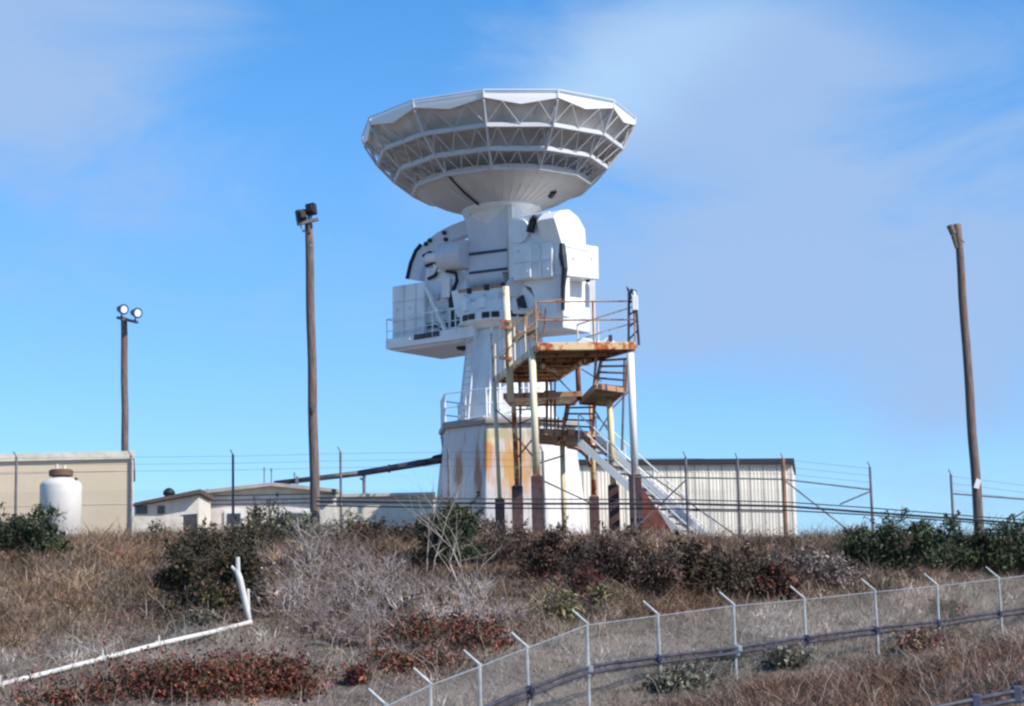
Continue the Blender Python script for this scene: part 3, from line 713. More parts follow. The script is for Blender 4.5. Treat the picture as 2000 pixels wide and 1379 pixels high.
# tan building
Yt = 79.0
rt = thing('tan_building', plat(60, Yt), 'plain tan flat roofed building at the left edge behind the white tank', 'building')
P_r, P_l = pt(261, 888, Yt), pt(-420, 904, Yt); zt_ = P_r.z; back = Vector((P_r.x * .12, Yt * .12, 0))
fp = [Vector((P_l.x, Yt, PLAT - .3)), Vector((P_r.x, Yt, PLAT - .3)), Vector((P_r.x, Yt, PLAT - .3)) + back, Vector((P_l.x, Yt, PLAT - .3)) + back]
wl_ = MB().prism(fp, UP * (zt_ - PLAT + .3)).build('wall', M_TAN, rt)
fq = [fp[0] + Vector((-.08, -.1, 0)), fp[1] + Vector((.06, -.1, 0)), fp[2] + Vector((.06, .1, 0)), fp[3] + Vector((-.08, .1, 0))]
for f in fq: f.z = zt_ - .16
MB().prism(fq, UP * .3).build('roof_edge', M_TRIM, rt)
p = fp[1] + Vector((-.06, -.05, 0)); MB().box((p.x, p.y, (zt_ + PLAT) / 2 - .1), (.1, .08, zt_ - PLAT)).build('corner_trim', M_TRIM, rt)
q = MB()
for z in (zt_ - .62, zt_ - 1.9): q.box(((P_l.x + P_r.x) / 2 , Yt - .006, z), (P_r.x - P_l.x - .3, .012, .02))
q.build('wall_joint', simple('tan_joint', (.66, .545, .40)), wl_)
# tank
Yk = 73.0
p0 = pt(118, 1040, Yk); rk = 40.5 * s_at(Yk); ztk = pt(118, 950, Yk).z; b0 = Vector((p0.x, Yk, PLAT - .15))
tk = thing('water_tank', b0, 'white cylindrical plastic tank with brown lid before the tan building', 'tank')
H = ztk - b0.z
prof = [(rk, 0), (rk, H)] + [(rk * math.cos(t) * 1.0 if t < 1.2 else rk * .5, H + .34 * math.sin(t)) for t in (.2, .45, .7, .95, 1.15)] + [(rk * .28, H + .40)]
MB().lathe(b0, prof, 48).build('tank_body', M_TANK, tk, smooth=True)
MB().lathe(b0 + UP * (H + .36), [(rk * .55, 0), (rk * .58, .03), (rk * .58, .2), (rk * .5, .24)], 32).build('lid', M_LID, tk)
q = MB()
for z in (.5, 1.0): q.lathe(b0 + UP * z, [(rk + .012, 0), (rk + .012, .04)], 48, close=False)
q.build('rib_band', M_TANK, tk)
MB().tube(b0 + Vector((rk * .72, -.2, H + .12)), b0 + Vector((rk * .82, -.2, H + .28)), .06).build('vent_cap', M_LID, tk)
MB().tube(b0 + Vector((-.15, 0, H + .6)), b0 + Vector((-.15, 0, H + .8)), .05).tube(b0 + Vector((.12, 0, H + .6)), b0 + Vector((.12, 0, H + .75)), .06).build('inlet_pipe', M_TRIM, tk)
# long low building with dark roof
Yl = 76.6
rt = thing('low_building', plat(330, Yl), 'low pale building with dark sloping roof between tan building and white gabled house', 'building')
MB().prism([pt(262, 990, Yl), pt(388, 967, Yl), pt(388, 1070, Yl), pt(262, 1075, Yl)], (0, 3.0, 0)).build('wall', M_WALLW, rt)
MB().prism([pt(258, 988, Yl - .4), pt(262, 982, Yl - .4), pt(392, 955, Yl - .4), pt(392, 963, Yl - .4)], (0, 3.2, 0)).build('roof', M_ROOF, rt)
q = MB()
for a, b in ((266, 288), (308, 322)): MB().box((pt((a + b) / 2, 996, Yl).x, Yl - .02, pt((a + b) / 2, 996, Yl).z), ((b - a) * s_at(Yl), .06, .3)).build('window', M_GLASS, rt)
q = MB().prism([pt(352, 1006, Yl - .1), pt(385, 1003, Yl - .1), pt(385, 1050, Yl - .1), pt(352, 1050, Yl - .1)], (0, .2, 0)); q.build('dark_opening', M_PIPE, rt)  # dark slab, the unlit inside of an opening put into its colour
p = pt(330, 966, Yl + 1.5)
dm = thing('roof_ventilator', p, 'small dark dome standing on the dark sloping roof', 'ventilator')
MB().lathe(p + UP * -.1, [(.18, -.12), (.18, .1), (.24, .1), (.22, .22), (.13, .32), (.02, .36)], 16).build('dome_cap', M_FASCIA, dm, smooth=True)
# low wall
Yw = 75.6
rt = MB().prism([pt(258, 1008, Yw), pt(355, 1008, Yw), pt(355, 1060, Yw), pt(258, 1060, Yw)], (0, .3, 0)).build('boundary_wall', M_TRIM, None, origin=plat(305, Yw))
tag(rt, 'low cream wall in front of the dark roofed low building', 'wall')
# gabled building
Yg = 80.0
rt = thing('gabled_house', plat(520, Yg), 'white low gabled building behind the tall utility pole', 'building')
face = [pt(405, 964, Yg), pt(530, 950, Yg), pt(655, 962, Yg), pt(655, 1062, Yg), pt(405, 1066, Yg)]
wg = MB().prism(face, (0, 6, 0)).build('wall', M_WALLW, rt)
q = MB().prism([pt(385, 990, Yg + .9), pt(405, 960, Yg - .35), pt(405, 954, Yg - .35), pt(384, 982, Yg + 1)], (0, 6, 0))
q.build('eave', simple('eave_brown', (.20, .09, .06)), rt)
q = MB().prism([pt(396, 957, Yg - .4), pt(530, 942, Yg - .4), pt(660, 955, Yg - .4), pt(660, 962, Yg - .4), pt(530, 949, Yg - .4), pt(396, 964, Yg - .4)], (0, 6.8, 0)); q.build('roof', simple('grey_roof', (.42, .37, .33)), rt)
q = MB().prism([pt(393, 985, Yg + .2), pt(404, 966, Yg + .05), pt(404, 1066, Yg + .05), pt(393, 1062, Yg + .2)], (0, 4, 0)); q.build('side_wall', M_WALLW, rt)
q = MB()
for y in (968, 977, 985): q.beam(pt(407, y + 1, Yg - .02), pt(652, y - 4, Yg - .02), .04, .03)
q.build('siding_line', M_ROOF, wg)
wd = MB().box(pt(457, 1012, Yg) , (36 * s_at(Yg), .16, 30 * s_at(Yg))).build('window_frame', M_RIM, rt)
MB().box(pt(457, 1013, Yg - .06), (26 * s_at(Yg), .1, 20 * s_at(Yg))).build('window_pane', M_GLASS, wd)
wd = MB().box(pt(575, 1010, Yg) , (60 * s_at(Yg), .12, 26 * s_at(Yg))).build('window_frame', M_RIM, rt)
MB().box(pt(575, 1011, Yg - .05), (50 * s_at(Yg), .08, 18 * s_at(Yg))).build('window_pane', M_GLASS, wd)
MB().box(pt(652, 961, Yg - .6), (.16, .16, .22)).build('wall_lamp', M_BLACK, rt)
# pale long building / wall right of the gabled one
rt = thing('long_low_shed', plat(750, 76.5), 'long pale low shed behind the bushes left of the radar base', 'shed')
MB().prism([pt(657, 970, 76.5), pt(846, 966, 76.5), pt(846, 1066, 76.5), pt(657, 1066, 76.5)], (0, 1.6, 0)).build('wall', M_TRIM, rt)
MB().prism([pt(656, 965, 76.3), pt(849, 961, 76.3), pt(849, 967, 76.3), pt(656, 971, 76.3)], (0, 2.0, 0)).build('roof', simple('shed_roof', (.55, .49, .42)), rt)
# sloping duct
q_o = plat(710, 80)
dt = thing('sloping_duct', q_o, 'long dark pipe sloping up from the gabled roof to the radar base', 'pipe')
q = MB().tube(pt(536, 944, 80.6), pt(700, 925, 80.2), .10, .11, 10).tube(pt(700, 925, 80.2), pt(868, 897, 79.9), .12, .15, 10); q.build('duct', M_PIPE, dt, smooth=True)
MB().tube(pt(711, 925, 80.2), pt(712, 1050, 80.2), .07).tube(pt(703, 934, 80.2), pt(711, 938, 80.2), .04).build('support_post', M_OLDPOST, dt)
MB().path([pt(838, 901, 79.9), pt(848, 892, 79.9), pt(870, 887, 79.9)], .055).build('branch_pipe', M_PIPE, dt)
q = MB()
for x in (580, 760): MB().box(pt(x, 944 - (x - 536) * .128 , 80.2), (.08, .3, .3)).build('flange', M_OLDPOST, dt)
# rooftop masts
for i_, (x, y0, y1, lb_) in enumerate(((516, 912, 946, 'thin antenna mast on the gabled roof, leftmost of three'), (530, 914, 944, 'thin antenna mast on the gabled roof, middle of three'), (575, 922, 948, 'short antenna mast on the gabled roof, nearest the tall pole'))):
    q = MB().tube(pt(x, y0, 82), pt(x, y1, 82), .022, n=6).tube(pt(x - 3, y0 + 5, 82), pt(x + 3, y0 + 5, 82), .015, n=5)
    tag(q.build('antenna_mast', M_OLDPOST, None, origin=pt(x, y1, 82)), lb_, 'antenna', 'masts on the gabled roof')
# right corrugated building
Yr0, Yr1 = 84.5, 86.5
rt = thing('corrugated_shed', plat(1340, 85), 'white corrugated metal shed with black roof edge right of the stair', 'shed')
pl, pr = pt(1126, 907, Yr0), pt(1546, 908, Yr1); ztp = pl.z; pr.z = ztp
bk = Vector((.8, 5, 0)); a0 = Vector((pl.x, pl.y, PLAT - .8)); a1 = Vector((pr.x, pr.y, PLAT - .8))
wr = MB().prism([a0, a1, a1 + bk, a0 + bk], UP * (ztp - PLAT + .8)).build('wall', M_CORR, rt)
q = MB(); d_ = (a1 - a0); n_ = 62
for k in range(n_ + 1):
    p = a0 + d_ * (k / n_); wid = .05 if k % 3 else .08
    q.box((p.x, p.y - .01, (PLAT + ztp) / 2 - .5), (wid, .035, ztp - PLAT + .9))
q.build('corrugation', M_CORR, wr)
q = MB()
for k in range(1, n_, 4): p = a0 + d_ * ((k + .5) / n_); q.box((p.x, p.y - .004, (PLAT + ztp) / 2 - .5), (.045, .02, ztp - PLAT + .9))
q.build('panel_gap', simple('gap_grey', (.44, .41, .36)), wr)
q = MB().prism([a0 + Vector((-.1, -.25, ztp - a0.z - .04)), a1 + Vector((.08, -.25, ztp - a1.z - .0)), a1 + bk + Vector((.08, .2, ztp - a1.z - .0)), a0 + bk + Vector((-.1, .2, ztp - a0.z - .0))], UP * .22); q.build('roof', M_FASCIA, rt)

# ------------------------------------------------------------------ utility poles
def pole(name, path, r0, r1, label, grp):
    P = [Vector(p) for p in path]; root_ = thing(name, P[-1], label, 'pole', grp)
    n = 14; q = MB()
    pts = []
    for k in range(n + 1):
        p = P[0].lerp(P[-1], k / n); pts.append(p + Vector((math.sin(k * 1.3) * .012, math.cos(k * 2.1) * .012, 0)))
    q.path(pts, [r0 + (r1 - r0) * k / n for k in range(n + 1)], 14); q.build('post', M_WOOD, root_, smooth=True)
    q = MB()
    for k in (1,): q.tube(pts[k] + Vector((0, 0, .02)), pts[k] - Vector((0, 0, .02)), r0 * 1.05, n=14)
    q.build('band', M_OLDPOST, root_)
    return root_, P
def ground_at(p, Y): return Vector((p.x, Y, gz(p.x, Y) - .1))
p1 = thing
r1_, P = pole('floodlight_pole', [pt(242, 620, 90), pt(246, 1050, 90)], 6.4 * s_at(90), 7.8 * s_at(90), 'distant wooden pole with two round floodlights behind the tan building', 'tall wooden poles')
q = MB().beam(pt(228, 620, 89.7), pt(270, 630, 89.7), .12, .12).beam(pt(240, 618, 89.8), pt(240, 640, 89.8), .1, .1); q.build('crossarm', M_OLDPOST, r1_)
for (x, y, rr) in ((237, 604, 12.0), (264, 611, 12.0)):
    rr *= .85; c_ = pt(x, y, 89.5); dr = Vector((.62, -.75, -.2)).normalized(); r_ = rr * s_at(90)
    L_ = MB().tube(c_ + dr * .18, c_ - dr * .22, r_, r_ * .55, 20).tube(c_ + dr * .18, c_ + dr * .24, r_ * 1.04, r_ * 1.04, 20)
    L_ = L_.build('floodlight', M_BLUESTEEL, r1_)
    MB().tube(c_ + dr * .235, c_ + dr * .26, r_ * .74, r_ * .7, 20).build('lens', M_LENS, L_)
    MB().tube(c_ - UP * .25, c_ - UP * .45, .04).build('bracket', M_BLUESTEEL, L_)
r2_, P = pole('floodlight_pole', [pt(603, 436, 64), pt(617, 1075, 64)], 8.2 * s_at(64), 10.2 * s_at(64), 'tallest left wooden pole carrying two black box floodlights', 'tall wooden poles')
q = MB().beam(pt(580, 438, 63.8), pt(622, 428, 63.8), .1, .1).beam(pt(590, 452, 63.9), pt(606, 445, 63.9), .06, .06).beam(pt(603, 420, 63.85), pt(605, 455, 63.85), .08, .08); q.build('crossarm', M_OLDPOST, r2_)
for (x, y, yaw) in ((588, 421, 25), (608, 409, -15)):
    c_ = pt(x, y, 63.8); M = Matrix.Rotation(R(yaw), 3, 'Z') @ Matrix.Rotation(R(-8), 3, 'Y'); sz = s_at(64)
    L_ = MB().box(c_, (19 * sz, .26, 23 * sz), M).box(c_ + M @ Vector((0, -.16, 0)), (13 * sz, .12, 15 * sz), M).build('floodlight', simple('floodlight_black', (.02, .015, .025)), r2_, bevel=.03)
    MB().beam(c_ - UP * .18, c_ - UP * .42, .05, .05).build('bracket', M_OLDPOST, L_)
MB().box(pt(612, 797, 63.75), (.1, .1, .22)).build('junction_box', M_OLDPOST, r2_)
r3_, P = pole('utility_pole', [pt(1870, 438, 64.3), pt(1917, 1095, 64.3)], 7.4 * s_at(64), 10.2 * s_at(64), 'leaning wooden pole at the right with a forked bracket and no lamps', 'tall wooden poles')
q = MB().tube(pt(1855, 440, 64), pt(1862, 458, 64), 7 * s_at(64), 6 * s_at(64), 10).tube(pt(1862, 460, 64), pt(1868, 485, 64), 5 * s_at(64), 3 * s_at(64), 8).tube(pt(1876, 468, 64), pt(1884, 474, 64), .02, n=6)
q.build('forked_bracket', simple('olive_bracket', (.11, .095, .05)), r3_)
MB().box(pt(1909, 945, 64.1), (.16, .06, .3), Matrix.Rotation(R(20), 3, 'Y')).build('sign_scrap', M_RIM, r3_)
# hanging cables
def cable(pts, Y, r, label):
    P = [pt(a, b, Y) for a, b in pts]; q = MB(); out = []
    for k in range(len(P) - 1):
        for i_ in range(6): out.append(P[k].lerp(P[k + 1], i_ / 6))
    out.append(P[-1]); q.path(out, r, 6)
    tag(q.build('overhead_cable', M_CABLE, None, origin=P[0]), label, 'cable', 'cables strung between the poles')
cable([(618, 979), (830, 982), (1050, 984), (1330, 984), (1540, 989), (1700, 1001), (1910, 1016), (2060, 1028), (3000, 1080)], 63.6, .036, 'thick middle black cable crossing in front of the radar base')
cable([(618, 972), (830, 974), (1050, 975), (1330, 976), (1540, 981), (1700, 992), (1910, 1009), (2060, 1020), (3000, 1060)], 63.6, .018, 'thin top cable of the bundle crossing before the radar base')
cable([(618, 988), (830, 991), (1050, 993), (1330, 994), (1540, 997), (1700, 1006), (1910, 1021), (2060, 1033), (3000, 1095)], 63.7, .02, 'thin bottom cable of the bundle crossing before the radar base')

# ------------------------------------------------------------------ chain-link fences
def mesh_panel(a0, a1, h0_, h1_, pitch, r):
    """diamond wires between two posts: a0,a1 feet; h0_,h1_ heights"""
    q = MB(); L = (a1 - a0).length; n = int(L / pitch); d = (a1 - a0) / L
    nrm = Vector((-d.y, d.x, 0)).normalized()
    def P(u, v): 
        f = max(0, min(1, u / L)); h = h0_ + (h1_ - h0_) * f
        return a0.lerp(a1, f) + UP * (v * h)
    hh = (h0_ + h1_) / 2; m_ = int(hh / pitch)
    for k in range(-m_, n + 1):
        u0 = k * pitch
        # rising wire u = u0 + v*hh
        va = max(0, -u0 / hh); vb = min(1, (L - u0) / hh)
        if vb > va: 
            p_, q_ = P(u0 + va * hh, va), P(u0 + vb * hh, vb); q.tube(p_, q_, r, n=3, cap=False)
        va = max(0, (u0 + hh - L) / hh); vb = min(1, (u0 + hh) / hh)
        if vb > va:
            p_, q_ = P(u0 + hh - va * hh, va), P(u0 + hh - vb * hh, vb); q.tube(p_, q_, r, n=3, cap=False)
    return q
# foreground fence (bend pixel of every post and its distance)
FP = [(2080, 1112, 61.5), (1950, 1128, 57.5), (1830, 1142, 54), (1708, 1153, 50.5), (1570, 1168, 47.2), (1432, 1180, 44.3), (1284, 1199, 41.6), (1146, 1217, 39), (1028, 1262, 36.4), (936, 1298, 33.9), (839, 1334, 31.4), (752, 1376, 29.0), (660, 1420, 26.5)]
FH = 1.8
feet = []
tops = []
for (a, b, Y) in FP:
    t = pt(a, b, Y); tops.append(t); feet.append(t - UP * FH)
fr = thing('chain_link_fence', feet[5], 'galvanised chain link fence with angled post tops climbing the foreground slope', 'fence')
for k, (t, f) in enumerate(zip(tops, feet)):
    lean = Vector((random.uniform(-.03, .03), 0, 0)); gzf = min(gz(f.x, f.y), f.z) - .15
    s = MB().tube(Vector((f.x, f.y, gzf)) - lean, t, .036, n=8)
    arm = t + Vector((-.30, .05, .28)) * (t.y / 48) ** .5
    s.tube(t, arm, .028, .022, n=8).tube(t + UP * .02, t - UP * .03, .045, n=8); s.build('post', M_GPOST, fr, smooth=False)
    if k:
        a_, b_ = feet[k], feet[k - 1]
        mesh_panel(a_, b_, FH - .02, FH - .02, .062, .0014).build('mesh_panel', M_WIRE, fr)
        MB().tube(tops[k] - UP * .04, tops[k - 1] - UP * .04, .011, n=6).build('top_wire', M_GALV, fr)
# twin pipes strapped to it
def bez(P, n=5):
    out = []
    for k in range(len(P) - 1):
        p0_ = P[max(0, k - 1)]; p1_ = P[k]; p2_ = P[k + 1]; p3_ = P[min(len(P) - 1, k + 2)]
        for i_ in range(n):
            t = i_ / n; out.append(.5 * ((2 * p1_) + (p2_ - p0_) * t + (2 * p0_ - 5 * p1_ + 4 * p2_ - p3_) * t * t + (3 * p1_ - p0_ - 3 * p2_ + p3_) * t ** 3))
    out.append(P[-1]); return out
PL = [(2080, 1178), (1950, 1200), (1830, 1218), (1708, 1232), (1575, 1250), (1440, 1270), (1284, 1289), (1148, 1310), (1035, 1352), (940, 1392), (845, 1435)]
pr_ = [pt(a, b, FP[k][2] - .14) for k, (a, b) in enumerate(PL)]
tw = thing('pipe_run', pr_[5], 'pair of dark pipes strapped along the foreground chain link fence', 'pipes')
for dz, dy in ((.058, 0), (-.058, -.02)):
    q = MB().path(bez([p + Vector((0, dy, dz)) for p in pr_]), .036, 8); q.build('pipe', M_PIPE, tw, smooth=True)
for k, p in enumerate(pr_[:-2]):
    MB().box(p, (.10, .16, .24)).box(p + Vector((.05, -.07, .03)), (.09, .08, .12)).build('strap', M_GALV if k in (5, 7) else M_BLUESTEEL, tw, bevel=.01)
# near pipe at the bottom right corner
pr2 = [pt(a, b, Y) for a, b, Y in ((1780, 1392, 25), (1905, 1366, 25.6), (1985, 1350, 26.2), (2120, 1328, 27))]
tw2 = thing('pipe_run', pr2[1], 'dark pipe with clamps cut off by the lower right corner of the picture', 'pipes')
for dz in (.05, -.06): MB().path(bez(pr2, 6) if dz > 0 else [p - UP * .11 for p in bez(pr2, 6)], .032, 8).build('pipe', M_PIPE, tw2, smooth=True)
for p in pr2[1:3]: 
    MB().box(p - UP * .04, (.12, .14, .22)).build('clamp', M_BLUESTEEL, tw2, bevel=.02)
    MB().tube(p - UP * .2, Vector((p.x, p.y, gz(p.x, p.y) - .1)), .04).build('support', M_OLDPOST, tw2)

def crest_fence(name, posts, label, Y, rails, mats, braces=(), mesh=True, rusty=()):
    f0 = pt(posts[0][0], 1045, Y); r_ = thing(name, Vector((f0.x, Y, gz(f0.x, Y))), label, 'fence')
    prev = None
    for k, (a, b) in enumerate(posts):
        t = pt(a, b, Y); f = Vector((t.x - (t.z - PLAT) * .0, Y, gz(t.x, Y) - .1))
        MB().tube(f, t, .05 if k not in rusty else .07, .04 if k not in rusty else .065, 8).tube(t, t + Vector((-.08, -.08, .16)), .018, n=6).build('post', M_RUSTPOST if k in rusty else mats, r_)
        if prev:
            pf, pt_ = prev; hh = min(1.85, (t.z - f.z) - .3)
            if mesh: mesh_panel(pf, f, hh, hh, .11, .0019).build('mesh_panel', M_OLDWIRE, r_)
            q = MB()
            for dz in (.05, .28, .5): q.tube(pt_ - UP * dz, t - UP * dz, .0045, n=4)
            q.build('barbed_wire', M_OLDWIRE, r_)
        prev = (f, t)
    for a, b in rails: MB().tube(pt(*a, Y), pt(*b, Y), .028, n=6).build('rail', M_OLDPOST, r_)
    for a, b in braces: MB().tube(pt(*a, Y - .05), pt(*b, Y - .05), .026, n=6).build('brace', M_OLDPOST, r_)
    return r_
crest_fence('compound_fence', [(-180, 900), (32, 892), (256, 890), (455, 888), (665, 883), (876, 880), (1060, 882)], 'weathered compound fence with thin wires in front of the left buildings', 65.6, [], M_OLDPOST)
crest_fence('compound_fence', [(1236, 892), (1339, 892), (1440, 895), (1529, 895), (1699, 912)], 'weathered compound fence with cross braces in front of the corrugated shed', 65.6,
            [((1236, 932), (1339, 933)), ((1339, 933), (1529, 936)), ((1529, 936), (1699, 956)), ((1339, 997), (1529, 1000))], M_OLDPOST,
            [((1339, 938), (1230, 1042)), ((1262, 922), (1446, 1052)), ((1535, 940), (1672, 1048)), ((1699, 960), (1640, 985))], rusty=(3,))
crest_fence('compound_fence', [(1857, 927), (2040, 950), (2230, 975)], 'weathered fence section with rail behind the leaning right pole', 65.8,
            [((1857, 964), (2040, 978))], M_OLDPOST, [((2040, 975), (1950, 1030))])

# ------------------------------------------------------------------ white pipe on the slope
wp = thing('white_pipe', G(250, 1283), 'long white pipe lying on the slope with an upright broken end', 'pipe')
pp = []
for a, b in ((-60, 1362), (0, 1346), (80, 1325), (200, 1294), (310, 1266), (420, 1240), (490, 1222)):
    g_ = G(a, b); pp.append(g_ + UP * .07)
e_ = pp[-1]; s0 = s_at(e_.y)
for k in range(len(pp) - 1): MB().tube(pp[k], pp[k + 1], .052, n=10).build('pipe_length', M_PVC, wp)
jl = MB()
for k in (1, 3, 4): p = pp[k]; jl = MB().tube(p, p + UP * .18, .025).tube(p - Vector((.06, 0, 0)), p + Vector((.06, 0, 0)), .065, n=10); jl.build('joint', M_PVC, wp)
MB().tube(pt(452, 1238, e_.y - .1), pt(470, 1240, e_.y - .1), .1, n=8).build('pipe_support', M_PIPE, wp)
up = [pt(489, 1222, e_.y), pt(482, 1190, e_.y), pt(468, 1130, e_.y), pt(462, 1112, e_.y)]
MB().path(up, [.055, .07, .075, .06], 10).build('upright_pipe', M_PVC, wp, smooth=True)
MB().tube(pt(463, 1118, e_.y), pt(452, 1106, e_.y), .05, .03).tube(pt(465, 1116, e_.y), pt(464, 1088, e_.y), .055, .05).tube(pt(487, 1215, e_.y + .1), pt(484, 1150, e_.y + .1), .035).build('broken_end', M_PVC, wp)

# ------------------------------------------------------------------ vegetation
def set_tint(me, cols):
    a = me.attributes.new('tint', 'FLOAT_COLOR', 'POINT'); a.data.foreach_set('color', np.concatenate([cols, np.ones((len(cols), 1))], 1).astype(np.float32).ravel())
def raw_mesh(name, V, Fc, cols, mat, parent=None, origin=None):
    """V (n,3), Fc (m,k), cols (n,3)"""
    o = np.array(parent['_o'] if parent is not None else (origin if origin is not None else (0, 0, 0)))
    me = bpy.data.meshes.new(name); V = V - o
    me.vertices.add(len(V)); me.vertices.foreach_set('co', V.astype(np.float32).ravel())
    k = Fc.shape[1]; me.loops.add(Fc.size); me.loops.foreach_set('vertex_index', Fc.astype(np.int32).ravel())
    me.polygons.add(len(Fc)); me.polygons.foreach_set('loop_start', np.arange(0, Fc.size, k, dtype=np.int32))
    try: me.polygons.foreach_set('loop_total', np.full(len(Fc), k, dtype=np.int32))
    except Exception: pass
    me.update(calc_edges=True); me.validate(); set_tint(me, cols); me.materials.append(mat)
    ob = bpy.data.objects.new(name, me); col.objects.link(ob); ob['_o'] = tuple(float(x) for x in o)
    if parent is not None: ob.parent = parent
    else: ob.location = Vector([float(x) for x in o])
    return ob
def leaves(cent, sizes, pal, aspect=.5):
    n = len(cent); a = rng.normal(size=(n, 3)); a /= np.linalg.norm(a, axis=1)[:, None]
    b = rng.normal(size=(n, 3)); b -= (a * b).sum(1)[:, None] * a; b /= np.linalg.norm(b, axis=1)[:, None]
    a = a * sizes[:, None]; b = b * sizes[:, None] * aspect
    V = np.stack([cent - a, cent - b, cent + a, cent + b], 1).reshape(-1, 3); Fc = np.arange(4 * n).reshape(n, 4)
    pal = np.array(pal); c = pal[rng.integers(0, len(pal), n)] * rng.uniform(.6, 1.35, (n, 1)); return V, Fc, np.repeat(c, 4, 0)
def tubes_arr(segs, n=4):
    """segs: list of (p,q,r0,r1) -> arrays"""
    P = np.array([s[0] for s in segs]); Q = np.array([s[1] for s in segs]); r0 = np.array([s[2] for s in segs]); r1 = np.array([s[3] for s in segs])
    d = Q - P; d /= np.maximum(np.linalg.norm(d, axis=1), 1e-6)[:, None]
    h = np.where(np.abs(d[:, 2:3]) > .9, np.array([[1., 0, 0]]), np.array([[0, 0, 1.]]))
    a = np.cross(d, h); a /= np.linalg.norm(a, axis=1)[:, None]; b = np.cross(d, a); V = []
    for C_, r in ((P, r0), (Q, r1)):
        for k in range(n):
            t = 2 * math.pi * k / n; V.append(C_ + (a * math.cos(t) + b * math.sin(t)) * r[:, None])
    V = np.stack(V, 1); m_ = len(segs); base = np.arange(m_)[:, None] * 2 * n
    Fc = np.concatenate([np.concatenate([base + k, base + (k + 1) % n, base + n + (k + 1) % n, base + n + k], 1)[:, None] for k in range(n)], 1).reshape(-1, 4)
    return V.reshape(-1, 3), Fc
def branches(base, h, spread, n0, depth, r, wig=.35, up=.6):
    segs = []; tips = []
    def grow(p, d, L, rr, lev):
        steps = 3
        for k in range(steps):
            d = d + np.array([random.gauss(0, wig), random.gauss(0, wig), random.gauss(0, wig * .6) + .06]); d /= np.linalg.norm(d)
            q = p + d * L / steps; r2 = rr * .82; segs.append((p, q, rr, r2)); p = q; rr = r2
            if lev > 0 and k >= 0:
                for _ in range(2 if k == steps - 1 else 1):
                    dd = d + np.array([random.gauss(0, .7), random.gauss(0, .7), random.gauss(.1, .45)]); dd /= np.linalg.norm(dd)
                    grow(p, dd, L * random.uniform(.5, .75), rr * .7, lev - 1)
        if lev == 0: tips.append(p)
    for _ in range(n0):
        an = random.uniform(0, 2 * math.pi); s_ = random.uniform(0, 1) * spread
        d = np.array([math.cos(an) * s_, math.sin(an) * s_, up]); d /= np.linalg.norm(d)
        grow(np.array(base) + np.array([math.cos(an), math.sin(an), 0]) * .08, d, h * random.uniform(.5, .8), r, depth)
    return segs, tips
GREEN = [(.030, .050, .022), (.045, .07, .03), (.06, .09, .035), (.025, .038, .022), (.075, .08, .045), (.08, .10, .06)]
OLIVE = [(.045, .05, .024), (.065, .048, .028), (.032, .038, .02), (.085, .058, .035), (.11, .07, .042), (.04, .055, .025)]
BROWN = [(.075, .045, .036), (.11, .062, .045), (.05, .03, .026), (.14, .095, .075), (.09, .048, .03), (.042, .04, .026)]
GREY = [(.22, .18, .165), (.28, .235, .21), (.17, .13, .12), (.34, .29, .26)]
RED = [(.16, .04, .03), (.24, .065, .035), (.09, .03, .025), (.07, .05, .028), (.22, .10, .055), (.12, .035, .035)]
YEL = [(.20, .19, .08), (.25, .22, .10), (.14, .13, .06), (.30, .24, .14)]
GG = [(.16, .17, .12), (.20, .205, .155), (.12, .135, .09), (.25, .24, .19)]
STRAW = [(.34, .25, .17), (.27, .19, .13), (.40, .31, .22), (.22, .14, .10)]
